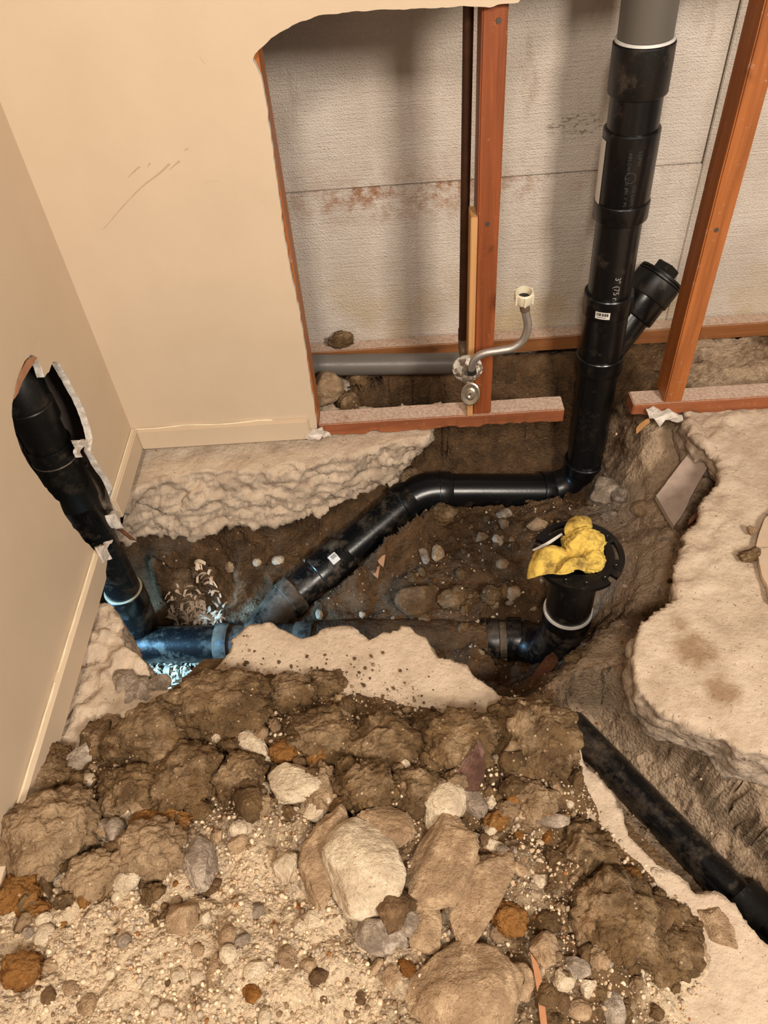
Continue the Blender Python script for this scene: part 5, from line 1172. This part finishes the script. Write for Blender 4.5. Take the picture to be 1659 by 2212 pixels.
# yellow rag stuffed in the flange
bmr = bmesh.new()
def add_mesh(V, Fs):
    vs = [bmr.verts.new(tuple(map(float, v))) for v in V]
    for f in Fs:
        try: bmr.faces.new([vs[i] for i in f])
        except ValueError: pass
def cloth(rows, n, thick, seed, fold=.003):
    R_ = [spline(r, 8) for r in rows]; m = min(len(r) for r in R_); R_ = [np.array(r[:m]) for r in R_]
    R_ = np.array(spline([r.reshape(-1) for r in R_], n)).reshape(-1, m, 3)
    P = R_.reshape(-1, 3); P = P + np.stack([fbm(P * 60, 3, seed + k) for k in range(3)], 1) * fold; P = P.reshape(R_.shape)
    du_ = np.gradient(P, axis=0); dv_ = np.gradient(P, axis=1); N = np.cross(du_, dv_); N /= np.linalg.norm(N, axis=2, keepdims=True) + 1e-9
    a, b = P.shape[:2]; T_ = np.concatenate([(P + N * thick / 2).reshape(-1, 3), (P - N * thick / 2).reshape(-1, 3)]); Fs = []; o2 = a * b
    for i in range(a - 1):
        for j in range(b - 1):
            Fs.append((i * b + j, i * b + j + 1, (i + 1) * b + j + 1, (i + 1) * b + j)); Fs.append((o2 + (i + 1) * b + j, o2 + (i + 1) * b + j + 1, o2 + i * b + j + 1, o2 + i * b + j))
    ed = [(i, 0) for i in range(a)] + [(a - 1, j) for j in range(1, b)] + [(i, b - 1) for i in range(a - 2, -1, -1)] + [(0, j) for j in range(b - 2, 0, -1)]
    for k in range(len(ed)):
        p, q_ = ed[k], ed[(k + 1) % len(ed)]; i1, i2 = p[0] * b + p[1], q_[0] * b + q_[1]; Fs.append((i1, o2 + i1, o2 + i2, i2))
    add_mesh(T_, Fs)
def zp(x, y, dz): return on((x, y), Z_, FLB + dz)
# flap hanging over the left of the rim: rows from its outer corner to the throat
cloth([[zp(1139, 1252, -.012), zp(1160, 1246, .004), zp(1185, 1240, .008), zp(1214, 1242, .006), zp(1240, 1236, .010)],
       [zp(1142, 1226, .000), zp(1164, 1226, .014), zp(1190, 1222, .014), zp(1216, 1226, .012), zp(1246, 1222, .014)],
       [zp(1148, 1208, .006), zp(1168, 1206, .024), zp(1192, 1204, .020), zp(1216, 1212, .018), zp(1246, 1212, .012)],
       [zp(1158, 1192, .010), zp(1176, 1188, .034), zp(1198, 1188, .032), zp(1220, 1200, .022), zp(1244, 1204, .010)],
       [zp(1166, 1196, .006), zp(1180, 1184, .026), zp(1200, 1180, .026), zp(1222, 1190, .016), zp(1242, 1198, .002)]], 9, .0045, 3)
# rolled loop at the front
cloth([[zp(1200, 1240, .012), zp(1222, 1236, .020), zp(1246, 1230, .022), zp(1262, 1234, .014)],
       [zp(1212, 1228, .026), zp(1230, 1222, .032), zp(1250, 1216, .030), zp(1268, 1222, .022)],
       [zp(1222, 1216, .030), zp(1236, 1208, .036), zp(1254, 1206, .032), zp(1272, 1214, .020)],
       [zp(1236, 1214, .024), zp(1246, 1210, .028), zp(1258, 1214, .022), zp(1276, 1224, .012)]], 8, .0045, 8, .002)
# crumpled lump in the throat and the flap standing up behind it
for (c_, rx_, ry_, rz_, sd, lift) in ((zp(1258, 1186, 0), .036, .030, .030, 5, .012), (zp(1276, 1216, 0), .022, .022, .020, 15, .008)):
    P, Fs = rock_co(sd, 5, 'round'); P = P * (1 + .22 * ridge(P * 2.0 + sd, 4, sd) + .06 * fbm(P * 16, 3, sd))[:, None]
    add_mesh(P * (rx_, ry_, rz_) + c_ + np.array([0, 0, lift]), Fs)
cloth([[zp(1226, 1164, .014), zp(1240, 1160, .020), zp(1258, 1160, .024), zp(1274, 1164, .016)],
       [zp(1222, 1148, .022), zp(1240, 1146, .032), zp(1258, 1146, .034), zp(1276, 1146, .024)],
       [zp(1224, 1132, .026), zp(1240, 1126, .036), zp(1260, 1124, .036), zp(1276, 1126, .028)],
       [zp(1232, 1124, .022), zp(1246, 1117, .028), zp(1262, 1116, .028), zp(1274, 1120, .022)]], 9, .0055, 21, .003)
o = link('yellow_rag', bm_mesh('yellow_rag', bmr), CLOTHY); tag(o, 'crumpled dirty yellow rag stuffed into the toilet flange', 'rag')
